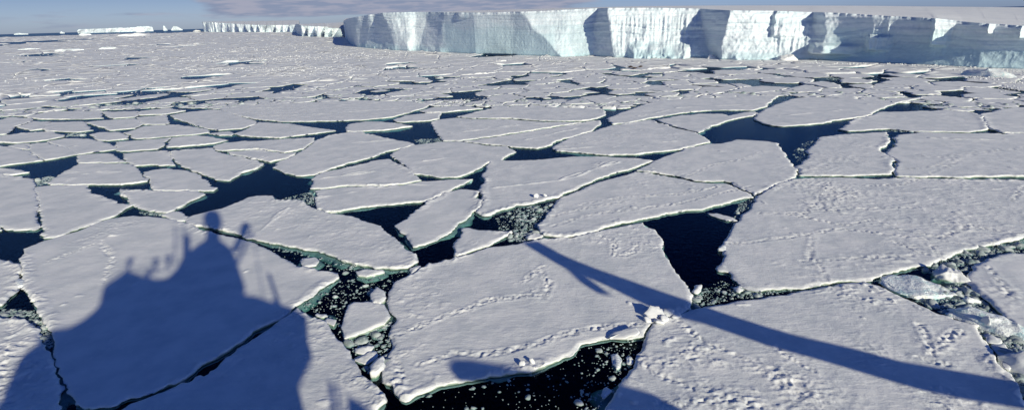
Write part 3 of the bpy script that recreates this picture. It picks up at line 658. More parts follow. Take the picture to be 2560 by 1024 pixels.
# pile of broken slabs where the central floe meets the rough floe
def slab(px,py,w,l,th,tilt,rotz,label,z=.30):
    rg=np.random.default_rng(int(px*7+py));K=7
    a=(np.arange(K)+rg.uniform(-.3,.3,K))/K*2*np.pi;rr_=rg.uniform(.7,1.1,K)
    q=np.c_[np.cos(a)*rr_*w*.5,np.sin(a)*rr_*l*.5];q=roughen(q,.12,.03) if False else q
    sub=[]
    for i in range(K):
        for t in (0,.33,.66): sub.append(q[i]*(1-t)+q[(i+1)%K]*t+rg.normal(0,.025*w,2))
    q=np.array(sub);n=len(q)
    tz=lambda P,k:th*.5*k+.10*th*(vn(P[:,0]*5+px,P[:,1]*5,95)-.5)
    V=np.vstack([np.c_[q*.96,-.5*th+0*q[:,0]],np.c_[q,.25*th+0*q[:,0]],np.c_[q*.9,tz(q,1)],np.c_[q*.5,tz(q*.5,1.15)],[[0,0,.6*th]]])
    i=np.arange(n);j=(i+1)%n;Fs=[]
    for k in range(3): Fs+= [np.c_[k*n+i,k*n+j,(k+1)*n+j],np.c_[k*n+i,(k+1)*n+j,(k+1)*n+i]]
    Fs+=[np.c_[3*n+i,3*n+j,np.full(n,4*n)],np.c_[j,i,np.full(n,0)]]
    o=mk('ice_slab',V,np.vstack(Fs),M_snow);x,y=g1(px,py,z)
    o.location=(x,y,z+.3*l*math.sin(abs(tilt)));o.rotation_euler=(tilt,.15*math.sin(px),rotz)
    tag(o,label,'ice slab');return o
slab(1638,788,1.7,1.4,.2,.55,.2,'largest tilted ice slab in the pile between the central and rough floes')
slab(1662,798,1.0,.8,.18,.4,1.0,'middle slab of the pile between the central and rough floes')
slab(1672,785,.9,.9,.18,.6,-.4,'upright slab at the back of the pile between central and rough floes')
slab(1690,788,1.0,.8,.18,.25,.5,'rightmost slab of the pile between central and rough floes')
slab(1648,804,.9,.8,.18,.25,2.0,'lowest slab of the pile between central and rough floes')
slab(1618,800,.6,.7,.16,.4,.8,'small leftmost slab of the pile between central and rough floes')
slab(1556,834,2.6,1.4,.16,.05,.25,'flat grey ice plate lying on the rim above the bottom black lead',z=.42)
for k,(px,py,w) in enumerate([(1305,912,.5),(1330,905,.4)]):
    slab(px,py,w,.5,.14,.8,.3*k,('pointed','stubby')[k]+' snow fin on the lower rim of the central floe')
slab(1340,492,.7,.8,.25,.8,.2,'upturned snow slab on the lower rim of the floe left of the tracked long floe')
slab(1362,490,.5,.6,.25,.6,1.2,'small snow slab right of the upturned one on the same lower rim')
# ---- bright brash band under the cliff and snow rubble further off (uncountable)
RB=[('420,160 560,125 760,105 880,118 1100,133 1400,146 1480,155 1300,172 1100,180 960,190 800,196 600,192 460,180',13000,.12,.8),
    ('0,130 420,110 700,100 860,118 700,150 400,190 0,210',2600,.12,.8),
    ('0,200 400,190 800,200 900,235 400,262 0,270',1500,.12,.5),
    ('2380,175 2450,166 2560,172 2620,180 2600,215 2500,200 2420,198',1500,.15,.8),
    ('1100,140 1500,145 1900,152 2300,160 2450,166 2450,169 1900,157 1400,150',2400,.15,.9),
    ('2480,205 2560,200 2560,225 2500,228',350,.1,.5),
    ('1480,150 1900,158 1700,170 1450,165',500,.15,.7),('1060,262 1200,240 1230,246 1100,268',260,.1,.6)]
cx=[];cy=[];rr=[]
for s,n,a,b in RB:
    poly=np.array([float(t) for t in s.replace(',',' ').split()]).reshape(-1,2)
    # even in the world: weight picture samples by the ground area they cover
    P=sample_px(poly,n*4);w=1/np.maximum(P[:,1]-hz(P[:,0]),3)**2.2
    P=P[rng.random(len(P))<w/w.max()*1.0][:n] if False else P[:n]
    G=ground(P,.3);R=np.hypot(G[:,0],G[:,1])
    r=a*(b/a)**(rng.random(len(P))**2)*np.clip(R/260,.7,1.6)
    m=(fbm(G[:,0]*.03,G[:,1]*.03,3,77)>.38)&(fbm(G[:,0]*.006,G[:,1]*.018,4,78)+.25*(RNG.random(len(G))-.5)>.46)
    cx.append(G[m,0]);cy.append(G[m,1]);rr.append(r[m])
cx=np.concatenate(cx);cy=np.concatenate(cy);rr=np.concatenate(rr)
V,Fs=chunk_mesh(len(cx),cx,cy,rr,rr*rng.uniform(.12,.42,len(rr)),rng,flat=.45)
V[:,2]+=.22
tag(mk('brash_field',V,Fs,snowmat('rubble_snow',1.2,waterline=False)),'band of bright crushed ice rubble in front of the ice cliff','brash ice',kind='stuff')
print('brash',time.time()-T0)
# blue-white growlers and small bergs out in the pack
def growler(px,py,wpx,hpx,label,mat=M_teal,name='growler',cat='iceberg',seed=0,ridged=.15):
    x,y=g1(px,py,0);R=math.hypot(x,y);k=R/F
    h=hpx*k*1.0
    return ice_lump(name,x,y,wpx*k*.62,h,mat,label,cat,seed=seed,sx=1,sy=.6,rot=math.atan2(-x,y),z0=0,sub=4,ridged=ridged)
growler(268,123,30,5,'small bright turquoise growler in the pack at left',seed=1)
growler(180,128,42,5,'wide low pale-blue growler left of the bright turquoise one',seed=2)
growler(72,124,28,3,'flat pale growler near the left edge of the pack',seed=3)
growler(332,91,60,7,'low white tabular bergy bit just in front of the long far berg',mat=M_snow,seed=4)
growler(351,81,18,4,'tiny bluish growler between the white bergy bit and the long berg',seed=5)
growler(212,89,20,3.5,'pale blue growler under the left end of the long berg',seed=12)
growler(492,79.5,13,4,'little white growler left of the first headland of the shelf',mat=M_snow,seed=6)
growler(570,156,34,5,'faint greenish growler in the middle of the brash field',seed=7)
growler(1780,148,20,9,'jagged white bergy bit at the foot of the shaded bay in the cliff',mat=M_snow,seed=8,ridged=.6)
growler(1962,152,36,10,'lumpy white bergy bit at the dark foot of the cliff',mat=M_snow,seed=9,ridged=.5)
growler(2475,192,70,12,'low bluish hummock of ridged ice in the rubble at far right',seed=10,ridged=.4)
growler(1003,168,34,5,'bright tilted slab in the pack below the grey cliff facet',mat=M_snow,seed=11) if False else growler(1250,155,30,6,'bright tilted slab in the brash below the banded cliff',mat=M_snow,seed=11)
growler(1895,172,8,7,'tiny pointed white pinnacle in the pack before the cliff',mat=M_snow,seed=13)
growler(1100,196,20,3,'low white hummock beside a short dark lead below the cliff',mat=M_snow,seed=14)
# ---- seals hauled out on a floe
M_seal=plain('seal_fur',(.055,.035,.025),.6)
def seal(px,py,L,rz,label):
    me=bpy.data.meshes.new('seal');bm=bmesh.new()
    prof=[(-.5,.02,.05),(-.42,.06,.06),(-.25,.13,.11),(0,.19,.15),(.2,.17,.15),(.34,.11,.14),(.42,.09,.15),(.48,.07,.14),(.52,.03,.12)]
    K=10;rows=[]
    for (t,r,z) in prof:
        rows.append([bm.verts.new((t*L,math.cos(a/K*6.283)*r*L,max(0,z*L+math.sin(a/K*6.283)*r*.8*L))) for a in range(K)])
    for a,b in zip(rows[:-1],rows[1:]):
        for i in range(K): bm.faces.new((a[i],a[(i+1)%K],b[(i+1)%K],b[i]))
    bm.faces.new(rows[0][::-1]);bm.faces.new(rows[-1])
    for sx,sy,w in ((.18,.18,.16),(.18,-.18,.16),(-.5,.06,.12),(-.5,-.06,.12)):
        s=1 if sy>0 else -1
        p=[(sx*L,sy*L*.8,.06*L),((sx-.06)*L,sy*L*.8,.06*L),((sx-.14)*L,(sy+s*w*.8)*L,.02*L),((sx-.02)*L,(sy+s*w)*L,.02*L)]
        a=[bm.verts.new(v) for v in p];b=[bm.verts.new((v[0],v[1],v[2]+.03*L)) for v in p]
        bm.faces.new(a[::-1]);bm.faces.new(b)
        for i in range(4): bm.faces.new((a[i],a[(i+1)%4],b[(i+1)%4],b[i]))
    bm.normal_update();bm.to_mesh(me);bm.free();me.materials.append(M_seal)
    o=bpy.data.objects.new('seal',me);COL.objects.link(o);x,y=g1(px,py,.36);o.location=(x,y,.36);o.rotation_euler=(0,0,rz)
    tag(o,label,'seal')
seal(1577,169,2.6,2.6,'dark brown seal lying on a floe before the fluted cliff, leftmost of three')
seal(1586,172,2.4,.1,'dark brown seal stretched out just below the leftmost one')
seal(1601,168,2.4,.4,'dark brown seal lying apart on the right of the other two')
# ================================================================ ICE SHELF
TOP=np.array([(866,52),(881,46),(915,40),(970,32),(1050,30),(1115,31),(1165,32),(1240,32),(1280,30),(1342,29),(1430,24),(1510,20.5),(1630,20.5),(1742,22.5),(1815,27),(1920,28),(1970,30),(2070,33),(2195,41),(2320,47),(2382,55),(2445,60),(2560,67),(2640,72),(2720,77),(2800,82),(2900,88)],float)
SKY=np.array([(866,46.5),(900,43),(1100,30),(1165,27.5),(1280,24),(1500,18.5),(1600,16),(1755,14.5),(1920,14),(2170,15),(2295,16.5),(2560,19),(2900,22)],float)
topy=lambda x:np.interp(x,TOP[:,0],TOP[:,1]);skyy=lambda x:np.interp(x,SKY[:,0],SKY[:,1])
# break lines of the facets: top x, top offset toward viewer, foot x, foot offset
FB=[(864,-16,864,-8),(881,2,893,0),(918,-11,906,-5),(927,-7,914,-2),(945,-16,938,-6),(966,3,988,5),(988,-4,1022,3),(1045,-22,1038,-5),(1080,-24,1044,-6),(1112,-8,1097,3),(1168,-3,1280,7),(1300,4,1405,7),(1380,-5,1440,0),(1489,-14,1489,-5),(1512,0,1543,6),(1600,-9,1620,0),(1712,-19,1772,-6),(1735,-21,1776,-6),(1814,2,1796,5),(1920,-8,1900,0),(2012,-15,2030,-3),(2040,-6,2060,0),(2160,1,2165,2),(2310,5,2302,3),(2450,7,2450,4),(2600,11,2600,3),(2700,11,2720,2),(2900,11,2900,0)]
FBa=np.array(FB,float)
def curve(pts,x): return np.interp(x,pts[:,0],pts[:,1])
xs=np.arange(864,2900,1.9);nu=len(xs);nv=72
bp_=ground(np.c_[xs,basey(np.maximum(xs,869))],0);Rb=np.hypot(bp_[:,0],bp_[:,1])
vv=np.linspace(0,1,nv)
arc=np.r_[0,np.cumsum(np.hypot(*np.diff(bp_,axis=0).T))]
V=np.zeros((nv,nu,3));ICE=np.zeros((nv,nu))
ddir=-bp_/Rb[:,None]
# rim z fixed by the picture at the rim's own range
dtop=np.interp(xs,FBa[:,0],FBa[:,1])
TP=at_range(np.c_[xs,topy(xs)],Rb-dtop+1.0)
zt=TP[:,2]
def bumpx(a,b,f): return ss(a-f,a+f,xs)*(1-ss(b-f,b+f,xs))
flute=bumpx(1520,1745,14)*1.0+bumpx(1925,2032,12)*1.1+bumpx(2165,2212,5)*1+bumpx(2316,2354,3)*.8+.22
smooth=bumpx(1110,1390,15)+bumpx(1400,1480,10)*.7+bumpx(2060,2900,20)*.8
for k,v in enumerate(vv):
    xk=FBa[:,2]+(FBa[:,0]-FBa[:,2])*v; dk=FBa[:,3]+(FBa[:,1]-FBa[:,3])*v**1.1
    d=np.interp(xs,xk,dk)
    # break the straight facet edges
    wob=(fbm(arc*.05,np.full(nu,v*3.),3,120)-.5)*24
    d=.35*d+.65*np.interp(xs+wob,xk,dk)
    z=v*zt
    low=np.clip(fbm(arc*.06,np.full(nu,v*2.1),4,101)-.5,-1,1)*5.*(1-.3*bumpx(872,1105,15))*(.25+.75*(1-np.clip(smooth,0,1)))
    fl_=flute*ss(.12,.3,v)*(1-.75*ss(.78,.9,v))
    fi=(ridge(arc*.42+.35*fbm(arc*.1,np.full(nu,v*4),2,103),np.full(nu,v*1.1),3,102)-.5)*1.6*fl_
    strat=(vn(z*1.05+fbm(arc*.03,arc*0,2,9)*6,arc*.02,104)-.5)*1.5*(1-.7*np.clip(smooth,0,1))*ss(.35,.5,v+.2*(fbm(arc*.05,arc*0,2,19)-.5))
    fine=(fbm(arc*.9,z*.9,4,105)-.5)*.9*(1-.8*np.clip(smooth,0,1))
    edge=-3.0*ss(.93,1.,v)*np.clip(ridge(arc*.22,arc*0,4,106)-.3,0,1)
    # snow and rubble aprons
    ap=np.zeros(nu)
    for (a,b,A,hh) in ((1575,1720,9,.36),(1830,1990,3,.22),(905,990,5,.25),(1040,1110,4,.18)):
        hh2=hh*(.6+.9*fbm(arc*.12,arc*0,3,107))
        ap+=A*bumpx(a,b,12)*np.clip(1-v/hh2,0,1)*(.6+.8*fbm(arc*.35,np.full(nu,v*6),4,108))
    hh2=.50+.10*(fbm(arc*.03,arc*0,2,109)-.5)
    rise=np.clip((xs-2060)/180,0,1)
    ap+=5*bumpx(2090,2900,40)*np.clip(1-v/(hh2*np.maximum(rise,.05)),0,1)**1.2
    for (a,b,v0,v1,A) in ((2163,2214,.28,.58,6),(2314,2356,.45,1.05,7),(2446,2461,.78,1.05,4),(2526,2539,.72,1.05,4),(2030,2140,.16,.36,8),(1925,1990,.5,1.05,3),(1150,1172,.86,1.05,3)):
        aa=a+3*(vn(np.array([v*9.]),np.array([a*1.]),140)[0]-.5)*2;bb=b+3*(vn(np.array([v*7.]),np.array([b*1.]),141)[0]-.5)*2
        t=(xs-aa)/(bb-aa);ap+=A*np.where((t>-.12)&(t<0),(t+.12)/.12,np.where((t>=0)&(t<1.15),np.clip(1-t/1.15,0,1),0))*(ss(v0-.04,v0+.03,v)*(1-ss(v1-.03,v1+.04,v)))
    under=-1.6*(1-ss(0,.055,v))
    D=d+low+fi+strat+fine+ap+under+edge
    pos=bp_+ddir*D[:,None]
    V[k,:,0]=pos[:,0];V[k,:,1]=pos[:,1];V[k,:,2]=z-.4*(1-v)
    n_=fbm(arc*.05,np.full(nu,v*4),3,110)
    ICE[k]=np.clip(.6*(1-ss(.02,.13+.1*n_,v))+smooth*.7*(1-ss(.55,.8,v+.4*(n_-.5)))+.35*(ap>.4)*(n_>.45)+.25*bumpx(1560,1720,20)*(1-ss(.3,.5,v)),0,1)
rows=[V[k] for k in range(nv)];icer=[ICE[k] for k in range(nv)]
# top snow surface from the rim inland to the skyline of the picture, then on behind it
rim=V[-1]
Rr=np.hypot(rim[:,0],rim[:,1])
Rs=np.interp(xs,[864,1100,1600,2900],[1500,1300,1100,1000])
SK=at_range(np.c_[xs,skyy(xs)],Rs)
for t in (.003,.01,.03,.07,.13,.22,.35,.5,.7,.85,1.0):
    p=rim*(1-t)+SK*t
    p=p.copy();p[:,2]=rim[:,2]*(1-t)+SK[:,2]*t+ (0 if t in (1.0,) else (fbm(p[:,0]*.02,p[:,1]*.02,3,111)-.5)*1.5*min(1,t*20))
    # never stick up above the skyline line of sight
    R=np.hypot(p[:,0],p[:,1]);lim=at_range(np.c_[xs,np.minimum(skyy(xs),topy(xs))],R)[:,2]
    p[:,2]=np.minimum(p[:,2],np.maximum(lim,rim[:,2]*0+lim))
    rows.append(p);icer.append(np.zeros(nu))
p=SK.copy();p[:,:2]*=2.2;p[:,2]=SK[:,2]-30;rows.append(p);icer.append(np.zeros(nu))
p=p.copy();p[:,2]=-5;rows.append(p);icer.append(np.zeros(nu))
def grid_obj(name,rows,mat,ice=None,parent=None,smooth=True,flip=False):
    n=len(rows);m=len(rows[0]);V=np.vstack(rows)
    a=(np.arange(n-1)[:,None]*m+np.arange(m-1)[None]).ravel()
    Fq=np.c_[a,a+1,a+m+1,a+m]
    if flip:Fq=Fq[:,::-1]
    o=mk(name,V,Fq,mat,parent=parent,smooth=smooth)
    if ice is not None:
        at=o.data.attributes.new('ice','FLOAT','POINT');at.data.foreach_set('value',np.concatenate(ice).astype(np.float32))
    return o
shelf=bpy.data.objects.new('ice_shelf',None);COL.objects.link(shelf)
tag(shelf,'long sheer white ice shelf cliff spanning the right of the horizon','ice shelf')
grid_obj('cliff_face',rows[:nv],M_cliff,icer[:nv],parent=shelf)
grid_obj('snow_plateau',rows[nv-1:],M_far,None,parent=shelf)
# left end wall of the shelf going away from the viewer
L0=np.array([V[k,0] for k in range(nv)])
away=np.array([-.25,1.0]);endrows=[L0]
for t in (6,18,40,80,150,300,600):
    q=L0.copy();q[:,0]+=away[0]*t*.6;q[:,1]+=away[1]*t;q[:,2]=L0[:,2]*1.0
    q[:,0]+=(fbm(np.full(nv,t*.05),L0[:,2]*.2,3,115)-.5)*6;endrows.append(q)
grid_obj('end_wall',endrows,M_cliff,[np.zeros(nv)]*8,parent=shelf,flip=True)
# ---- further headlands and bergs
def far_block(name,label,cat,base,top,depth,sky=None,step=2.,amp=.03,saw=None,skyrange=None,endback=True,seed=0):
    base=np.array(base,float);top=np.array(top,float)
    x=np.arange(base[0,0],base[-1,0]+.01,step);n=len(x)
    b=ground(np.c_[x,curve(base,x)],0);R=np.hypot(b[:,0],b[:,1])
    T=at_range(np.c_[x,curve(top,x)],R);h=T[:,2]
    dd=-b/R[:,None];nv=14;rows=[];ice=[]
    arc=np.r_[0,np.cumsum(np.hypot(*np.diff(b,axis=0).T))]
    ks=1/np.median(h)
    for v in np.linspace(0,1,nv):
        D=(fbm(arc*ks*1.1+seed,np.full(n,v*1.2+seed),4,130)-.5)*h*.8+(ridge(arc*ks*4,np.full(n,v),2,131)-.5)*h*.14
        if saw:
            t=(x-x[0])/(x[-1]-x[0])*saw[0]+.9*fbm(x*.03,x*0+v*.6,2,137);D=D-saw[1]*(t%1.0)*(.6+.8*_h(np.floor(t),x*0,7))
        p=b+dd*D[:,None];hh=h*(1+.06*(fbm(arc*ks*2,arc*0,2,135)-.5) if v==1 else 1)
        rows.append(np.c_[p,v*hh-.3]);ice.append(np.full(n,.5*(v<.1)))
    o=bpy.data.objects.new(name,None);COL.objects.link(o);tag(o,label,cat)
    # ends wrap round to the back
    full=[]
    back=[]
    for r in rows:
        l0=r[0];l1=r[-1]
        u0=l0[:2]/np.hypot(*l0[:2]);u1=l1[:2]/np.hypot(*l1[:2])
        L=np.array([[*(l0[:2]+u0*depth*t),l0[2]] for t in (1,.6,.3,.1)]);Rr_=np.array([[*(l1[:2]+u1*depth*t),l1[2]] for t in (.1,.3,.6,1)])
        full.append(np.vstack([L,r,Rr_]))
    grid_obj('cliff_face',full,M_cliff_far,[np.full(len(full[0]),i[0]) for i in ice],parent=o)
    rim=full[-1];c=rim[:,:2]
    if sky is None:
        ctr=rim[4:-4].mean(0);u=ctr[:2]/np.hypot(*ctr[:2]);
        p1=rim.copy();p1[4:-4,:2]+= (rim[4:-4,:2]/np.hypot(*rim[4:-4,:2].T)[:,None])*depth
        mid=(rim+p1)/2;mid[:,2]+=.03*depth*0
        p2=p1.copy();p2[:,2]=-1
        grid_obj('snow_plateau',[rim,mid,p1,p2],M_far,parent=o)
    else:
        sky=np.array(sky,float);px=topx(rim)[:,0]
        SKp=at_range(np.c_[px,curve(sky,px)],np.hypot(rim[:,0],rim[:,1])+skyrange)
        rr_=[rim*(1-t)+SKp*t for t in (0,.1,.3,.6,1)]
        e=SKp.copy();e[:,:2]*=1.5;e[:,2]=-5
        grid_obj('snow_plateau',rr_+[e],M_far,parent=o)
    return o
far_block('ice_headland','distant low headland of the shelf with pale rounded cliffs, farthest left','ice shelf',[(510,80.5),(640,81),(750,81.5)],[(510,55),(515,54.5),(560,57.5),(640,62.5),(700,63),(750,62)],1500,sky=[(500,55),(520,54.4),(640,53.5),(760,51),(900,47)],skyrange=2500,seed=2,step=1.2,saw=(13,105))
far_block('ice_headland','nearer blocky headland of the shelf just left of the long cliff','ice shelf',[(742,86),(748,90),(757,92),(800,93.5),(860,93),(900,93)],[(742,62),(745,60),(752,60),(757,64),(790,66),(822,67),(824,70),(860,71),(900,73)],600,sky=[(740,60),(760,60.5),(820,58),(900,54)],skyrange=1800,seed=5,step=1.2,saw=(8,50))
def hp(x,k): return hz(x)+k
far_block('tabular_iceberg','long flat-topped white tabular iceberg on the left horizon','iceberg',[(195,hp(195,3.2)),(290,hp(290,3.0)),(385,hp(385,2.9))],[(195,77),(199,74),(260,71.5),(308,69.5),(310,70.5),(343,68.5),(346,66.5),(375,66),(385,68.5)],700,step=1.5,seed=8)
def far_berg(x0,x1,ytop,label,seed,k=2.6):
    c=(x0+x1)/2
    far_block('iceberg',label,'iceberg',[(x0,hp(x0,k)),(x1,hp(x1,k))],[(x0,hz(x0)+.5),(x0+.3*(x1-x0),ytop),(x0+.6*(x1-x0),ytop+1.2),(x1,hz(x1)+.5)],400,step=1.2,seed=seed)
far_berg(35,72,82.5,'low cluster-like white iceberg at far left on the horizon',11)
far_berg(408,419,64.5,'small peaked iceberg on the horizon between the long berg and the headland',12)
far_berg(428,457,65.5,'wedge-shaped iceberg on the horizon right of the small peaked one',13)
far_berg(150,163,79,'tiny sliver of iceberg on the horizon left of the long berg',14)
print('cliffs',time.time()-T0)
# ================================================================ SEA
B=70000
V=[(-B,-B,0),(B,-B,0),(B,B,0),(-B,B,0),(-B,-B,-9),(B,-B,-9),(B,B,-9),(-B,B,-9)]
Fq=[(0,1,2,3),(4,7,6,5),(0,4,5,1),(1,5,6,2),(2,6,7,3),(3,7,4,0)]
tag(mk('water',V,Fq,M_water),kind='structure')
tag(mk('sea_bed',[(-B,-B,-8.5),(B,-B,-8.5),(B,B,-8.5),(-B,B,-8.5)],[(0,1,2,3)],M_bed),kind='structure')
# ================================================================ LIGHT
AS=rays([(520,592)])[0];AS/=np.linalg.norm(AS)      # direction in which shadows fall
sd=-AS                                               # towards the sun
elev=math.asin(sd[2]);azi=math.atan2(sd[0],sd[1])
print('sun elev',math.degrees(elev),'az',math.degrees(azi))
sl=bpy.data.lights.new('sun','SUN');sl.energy=4.6;sl.angle=math.radians(.6);sl.color=(1,.935,.715)
so=bpy.data.objects.new('sun',sl);COL.objects.link(so);so.rotation_euler=Vector(AS).to_track_quat('-Z','Y').to_euler();so.location=(0,0,80)
w=bpy.data.worlds.new('World');S.world=w;w.use_nodes=True;nt=w.node_tree
bg=nt.nodes['Background'];bg.inputs['Strength'].default_value=.07
sky=nd(nt,'ShaderNodeTexSky');sky.sky_type='NISHITA';sky.sun_disc=False;sky.sun_elevation=elev;sky.sun_rotation=azi;sky.air_density=1;sky.dust_density=.4;sky.ozone_density=2
tc=nd(nt,'ShaderNodeTexCoord');sp=nd(nt,'ShaderNodeSeparateXYZ');nt.links.new(tc.outputs['Generated'],sp.inputs[0])
el=mth(nt,'MULTIPLY',mth(nt,'ARCSINE',sp.outputs[2]),57.2958);az=mth(nt,'MULTIPLY',mth(nt,'ARCTAN2',sp.outputs[0],sp.outputs[1]),57.2958)
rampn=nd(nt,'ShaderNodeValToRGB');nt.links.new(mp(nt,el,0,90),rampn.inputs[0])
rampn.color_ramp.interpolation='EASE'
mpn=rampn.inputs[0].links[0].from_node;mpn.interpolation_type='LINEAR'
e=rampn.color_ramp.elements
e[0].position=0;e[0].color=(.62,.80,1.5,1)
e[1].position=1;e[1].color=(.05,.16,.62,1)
for p,c in ((.05,(.37,.44,.80)),(.12,(.85,1.05,1.38)),(.3,(.17,.34,.80))):  # low sky band above the frame raised as added fill for shaded cliffs
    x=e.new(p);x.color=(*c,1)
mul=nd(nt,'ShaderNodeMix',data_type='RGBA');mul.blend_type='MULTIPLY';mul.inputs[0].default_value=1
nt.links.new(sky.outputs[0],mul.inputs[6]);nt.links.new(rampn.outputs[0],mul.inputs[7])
# streaky lilac clouds low over the shelf
cv=nd(nt,'ShaderNodeCombineXYZ');nt.links.new(mth(nt,'MULTIPLY',az,.16),cv.inputs[0]);nt.links.new(mth(nt,'MULTIPLY',el,1.35),cv.inputs[1])
cn=noise(nt,cv.outputs[0],1.0,6,.58)
m1=mth(nt,'MULTIPLY',mp(nt,az,-33,-25),mp(nt,az,4,15,1,0))
m2=mth(nt,'MULTIPLY',mp(nt,el,.35,1.2),mp(nt,el,2.6,6,1,0))
cm=mth(nt,'ADD',mth(nt,'MULTIPLY',mth(nt,'MULTIPLY',m1,m2),.42),mth(nt,'MULTIPLY',cn,.62))
cm=mp(nt,cm,.50,.66)
# faint far-left wisps
m3=mth(nt,'MULTIPLY',mp(nt,az,-44,-40),mp(nt,az,-33,-28,1,0));m3=mth(nt,'MULTIPLY',m3,mth(nt,'MULTIPLY',mp(nt,el,.1,.6),mp(nt,el,1.2,2.4,1,0)))
cm2=mth(nt,'MULTIPLY',mp(nt,cn,.50,.66),mth(nt,'MULTIPLY',m3,.55))
cmx=mth(nt,'MAXIMUM',mth(nt,'MULTIPLY',cm,.92),cm2)
shade=mixc(nt,mp(nt,noise(nt,cv.outputs[0],2.1,4),.4,.62),(3.3,3.9,5.6),(5.0,5.1,6.4))
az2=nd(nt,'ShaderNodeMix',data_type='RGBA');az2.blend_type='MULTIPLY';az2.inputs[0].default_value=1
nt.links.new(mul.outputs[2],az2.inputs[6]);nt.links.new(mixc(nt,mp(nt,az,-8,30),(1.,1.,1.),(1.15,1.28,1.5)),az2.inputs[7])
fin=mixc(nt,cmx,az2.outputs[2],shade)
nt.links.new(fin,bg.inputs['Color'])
S.view_settings.view_transform='Standard';S.view_settings.look='None';S.view_settings.exposure=.10;S.view_settings.gamma=1
# ================================================================ THE SHIP (behind the viewer; only its shadow is in the picture)
M_white=plain('white_paint',(.75,.75,.73),.4);M_red=plain('red_hull_paint',(.35,.03,.02),.45);M_dark=plain('dark_steel',(.05,.05,.055),.5);M_glass=plain('bridge_glass',(.02,.03,.04),.1);M_parka=plain('parka_cloth',(.08,.09,.2),.8)
ah=np.array([AS[0],AS[1]]);ahn=ah/np.linalg.norm(ah)   # horizontal, away from the sun
ua=np.array([ahn[1],-ahn[0]])                            # along the ship's side, to the right
def cast(p,dist,z=.4):
    """(u,z) on the vertical plane `dist` behind the viewer whose shadow falls on picture point p"""
    g_=ground(p,z);t=((g_@ahn)+dist)/(-(sd[:2]@ahn))
    P=g_+t[:,None]*sd[:2];return np.c_[P@ua,z+t*sd[2]]
def P3(u,z,b):   # b: metres behind the viewer
    q=ua*u-ahn*b;return (q[0],q[1],z)
ship=bpy.data.objects.new('ship',None);COL.objects.link(ship);ship.location=(*(-ahn*6),0)
tag(ship,'red and white expedition ship behind the viewer, seen only as a blue shadow','ship')
off3=np.array([*(-ahn*6),0])
def prism(name,uz,b0,b1,mat,parent=ship):
    uz=np.asarray(uz);n=len(uz)
    tri=geometry.tessellate_polygon([[Vector((a[0],a[1],0)) for a in uz]])
    V=[P3(u,z,b0) for u,z in uz]+[P3(u,z,b1) for u,z in uz]
    Fs=[tuple(t) for t in tri]+[tuple(i+n for i in t[::-1]) for t in tri]+[(i,(i+1)%n,n+(i+1)%n,n+i) for i in range(n)]
    return mk(name,np.array(V)-off3,Fs,mat,parent=parent)
def pp(s): return np.array([float(a) for a in s.replace(',',' ').split()]).reshape(-1,2)
main=pp('-60,1085 0,1003 22,965 38,910 60,882 97,856 121,824 172,817 205,800 235,776 262,744 254,722 262,712 285,697 303,684 318,674 345,684 362,691 395,697 418,694 440,672 455,645 462,628 478,624 492,612 515,598 532,590 548,598 566,610 580,624 588,640 578,670 572,700 574,716 600,735 640,740 690,758 738,770 766,790 769,850 778,872 778,895 760,930 745,962 752,990 760,1024 765,1060')
uz=cast(main,8.)
zmin=9.0
uz=np.vstack([[uz[0,0],zmin],uz,[uz[-1,0],zmin]])
prism('superstructure',uz,8.,8.6,M_white)
ulim=cast(pp('745,962'),8.)[0,0]-.3
body=np.c_[np.minimum(uz[:,0],ulim),uz[:,1]-.25];body=body[:-2]
body=np.vstack([body,[ulim,zmin]]);body[0,1]=zmin
prism('deckhouse',body,8.6,15.5,M_white)
# hull below, following the ship's side
u0,u1=uz[:,0].min()-14,cast(pp('1120,1024'),8.)[0,0]
print('u',u0,u1)
hull=[(u0,9.0),(u1-4,9.0),(u1,8.9),(u1-5,.5),(u1-8,-3),(u0+3,-3),(u0,1)]
prism('hull',hull,8.1,23.5,M_red)
# windows of the bridge
for k in range(9):
    uu=np.interp(k/8,[0,1],[uz[:,0].min()+5,uz[:,0].max()-6])
    prism('window',[(uu-.6,14),(uu+.6,14),(uu+.6,15),(uu-.6,15)],7.94,8.05,M_glass)
# mast with lookout pod, aerials, lamp standards
def post(name,pxs,w,dist=9.5,mat=M_white):
    q=cast(pp(pxs),dist);a,b=q[0],q[1];d=(b-a)/np.linalg.norm(b-a);n=np.array([-d[1],d[0]])*w/2
    return prism(name,[a-n,b-n,b+n,a+n],dist,dist+max(w,.1),mat)
pod=cast(pp('512,560 507,548 509,536 516,527 528,524 540,525 549,532 553,545 550,562 540,575 520,574'),9.5)
prism('lookout_pod',pod,9.5,10.9,M_white)
post('mast','531,606 531,560',1.3,9.5,M_white)
post('aerial','437,660 438,560',.16);post('aerial','458,650 460,558',.18);post('aerial','468,630 468,588',.55)
post('searchlight','585,625 612,575',.55);post('searchlight','606,580 617,556',.75);post('aerial','580,680 632,578',.25)
post('aerial','842,1100 828,955',.22);post('aerial','860,1100 846,960',.14);post('davit','905,1120 902,1008',1.1);post('stay','438,600 509,560',.07);post('stay','632,580 660,748',.07);post('rail','318,664 262,706',.08);post('rail','340,668 418,676',.07)
post('aerial','600,742 606,714',.25);post('aerial','700,765 672,682',.28);post('aerial','688,765 690,748',.4)
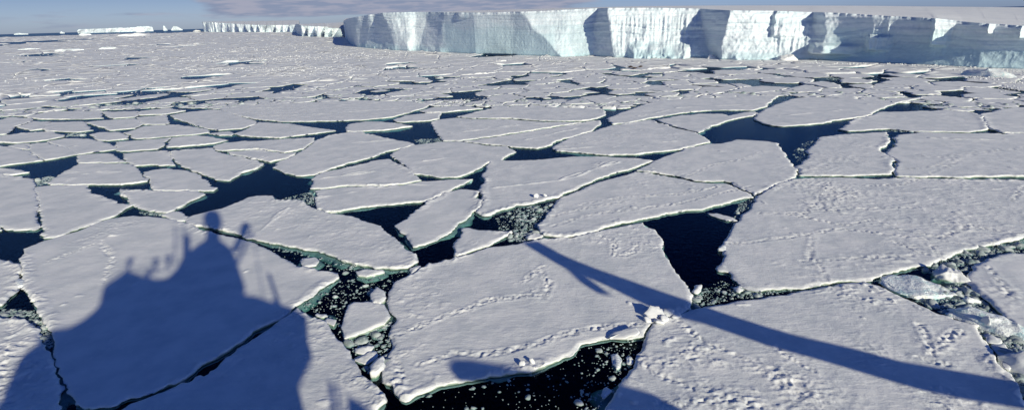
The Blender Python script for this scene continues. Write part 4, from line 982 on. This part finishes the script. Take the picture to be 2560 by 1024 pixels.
# the boom reaching along the ship's side, and its jib
bt=pp('1345,600 1420,640 1500,672 1610,710 1720,748 1820,783 1920,815 2000,838 2130,868 2260,903 2400,927 2560,955 2760,990')
bb=pp('2760,1060 2560,1012 2400,987 2300,966 2200,937 2050,893 1920,858 1760,803 1680,785 1600,750 1500,702 1400,660 1305,604')
boom=prism('crane_boom',cast(np.vstack([bt,bb]),14),14,14.6,M_white)
prism('boom_hook',cast(pp('1400,650 1470,690 1525,730 1532,736 1500,732 1450,700'),14),14.1,14.3,M_dark)
prism('crane_jib',cast(pp('1128,925 1126,906 1138,897 1180,899 1300,920 1430,942 1560,962 1640,985 1700,1018 1800,1085 1650,1085 1560,1030 1480,1010 1300,980 1145,945'),14),14,14.6,M_white)
for nm,q in (('boom',np.vstack([bt,bb])),('jib',pp('1128,925 1300,980 1650,1085'))): print(nm,cast(q,10).round(1).tolist())
# people at the rail
def person(px,py,label,dist=9.7,rz=0):
    hu,hzz=cast([(px,py)],dist)[0];x,y,_=P3(hu,hzz,dist);zf=hzz-1.74
    J=[(0,0,.95),(0,0,1.2),(0,0,1.45),(0,0,1.53),(0,.02,1.66),( .1,0,.9),(.11,.02,.5),(.12,-.02,.08),(.12,.14,.04),(-.1,0,.9),(-.11,.02,.5),(-.12,-.02,.08),(-.12,.14,.04),(.2,0,1.42),(.3,.05,1.15),(.2,.28,1.2),(-.2,0,1.42),(-.3,.05,1.15),(-.2,.28,1.2)]
    rad=[.16,.17,.17,.07,.11,.1,.075,.06,.05,.1,.075,.06,.05,.085,.06,.045,.085,.06,.045]
    E=[(0,1),(1,2),(2,3),(3,4),(0,5),(5,6),(6,7),(7,8),(0,9),(9,10),(10,11),(11,12),(2,13),(13,14),(14,15),(2,16),(16,17),(17,18)]
    me=bpy.data.meshes.new('person');me.from_pydata(J,E,[]);me.materials.append(M_parka)
    o=bpy.data.objects.new('person',me);COL.objects.link(o)
    md=o.modifiers.new('skin','SKIN');
    for v,r in zip(me.skin_vertices[0].data,rad): v.radius=(r,r)
    me.skin_vertices[0].data[0].use_root=True
    sb=o.modifiers.new('sub','SUBSURF');sb.levels=1;sb.render_levels=1
    o.location=(x,y,zf);o.rotation_euler=(0,0,math.atan2(-ahn[0],ahn[1])+rz);tag(o,label,'person')
person(325,639,'person in a parka alone on the upper deck, cast as the leftmost figure shadow')
person(371,668,'crouched-looking person in a parka at the rail, second figure shadow from left',9.9,.4)
person(388,640,'person in a parka at the rail, third figure shadow from left',9.7,-.3)
person(420,632,'person in a parka at the rail beside the aerials, rightmost figure shadow',9.7,.2)
print('done',time.time()-T0,sum(len(o.data.vertices) for o in bpy.data.objects if o.type=='MESH'))
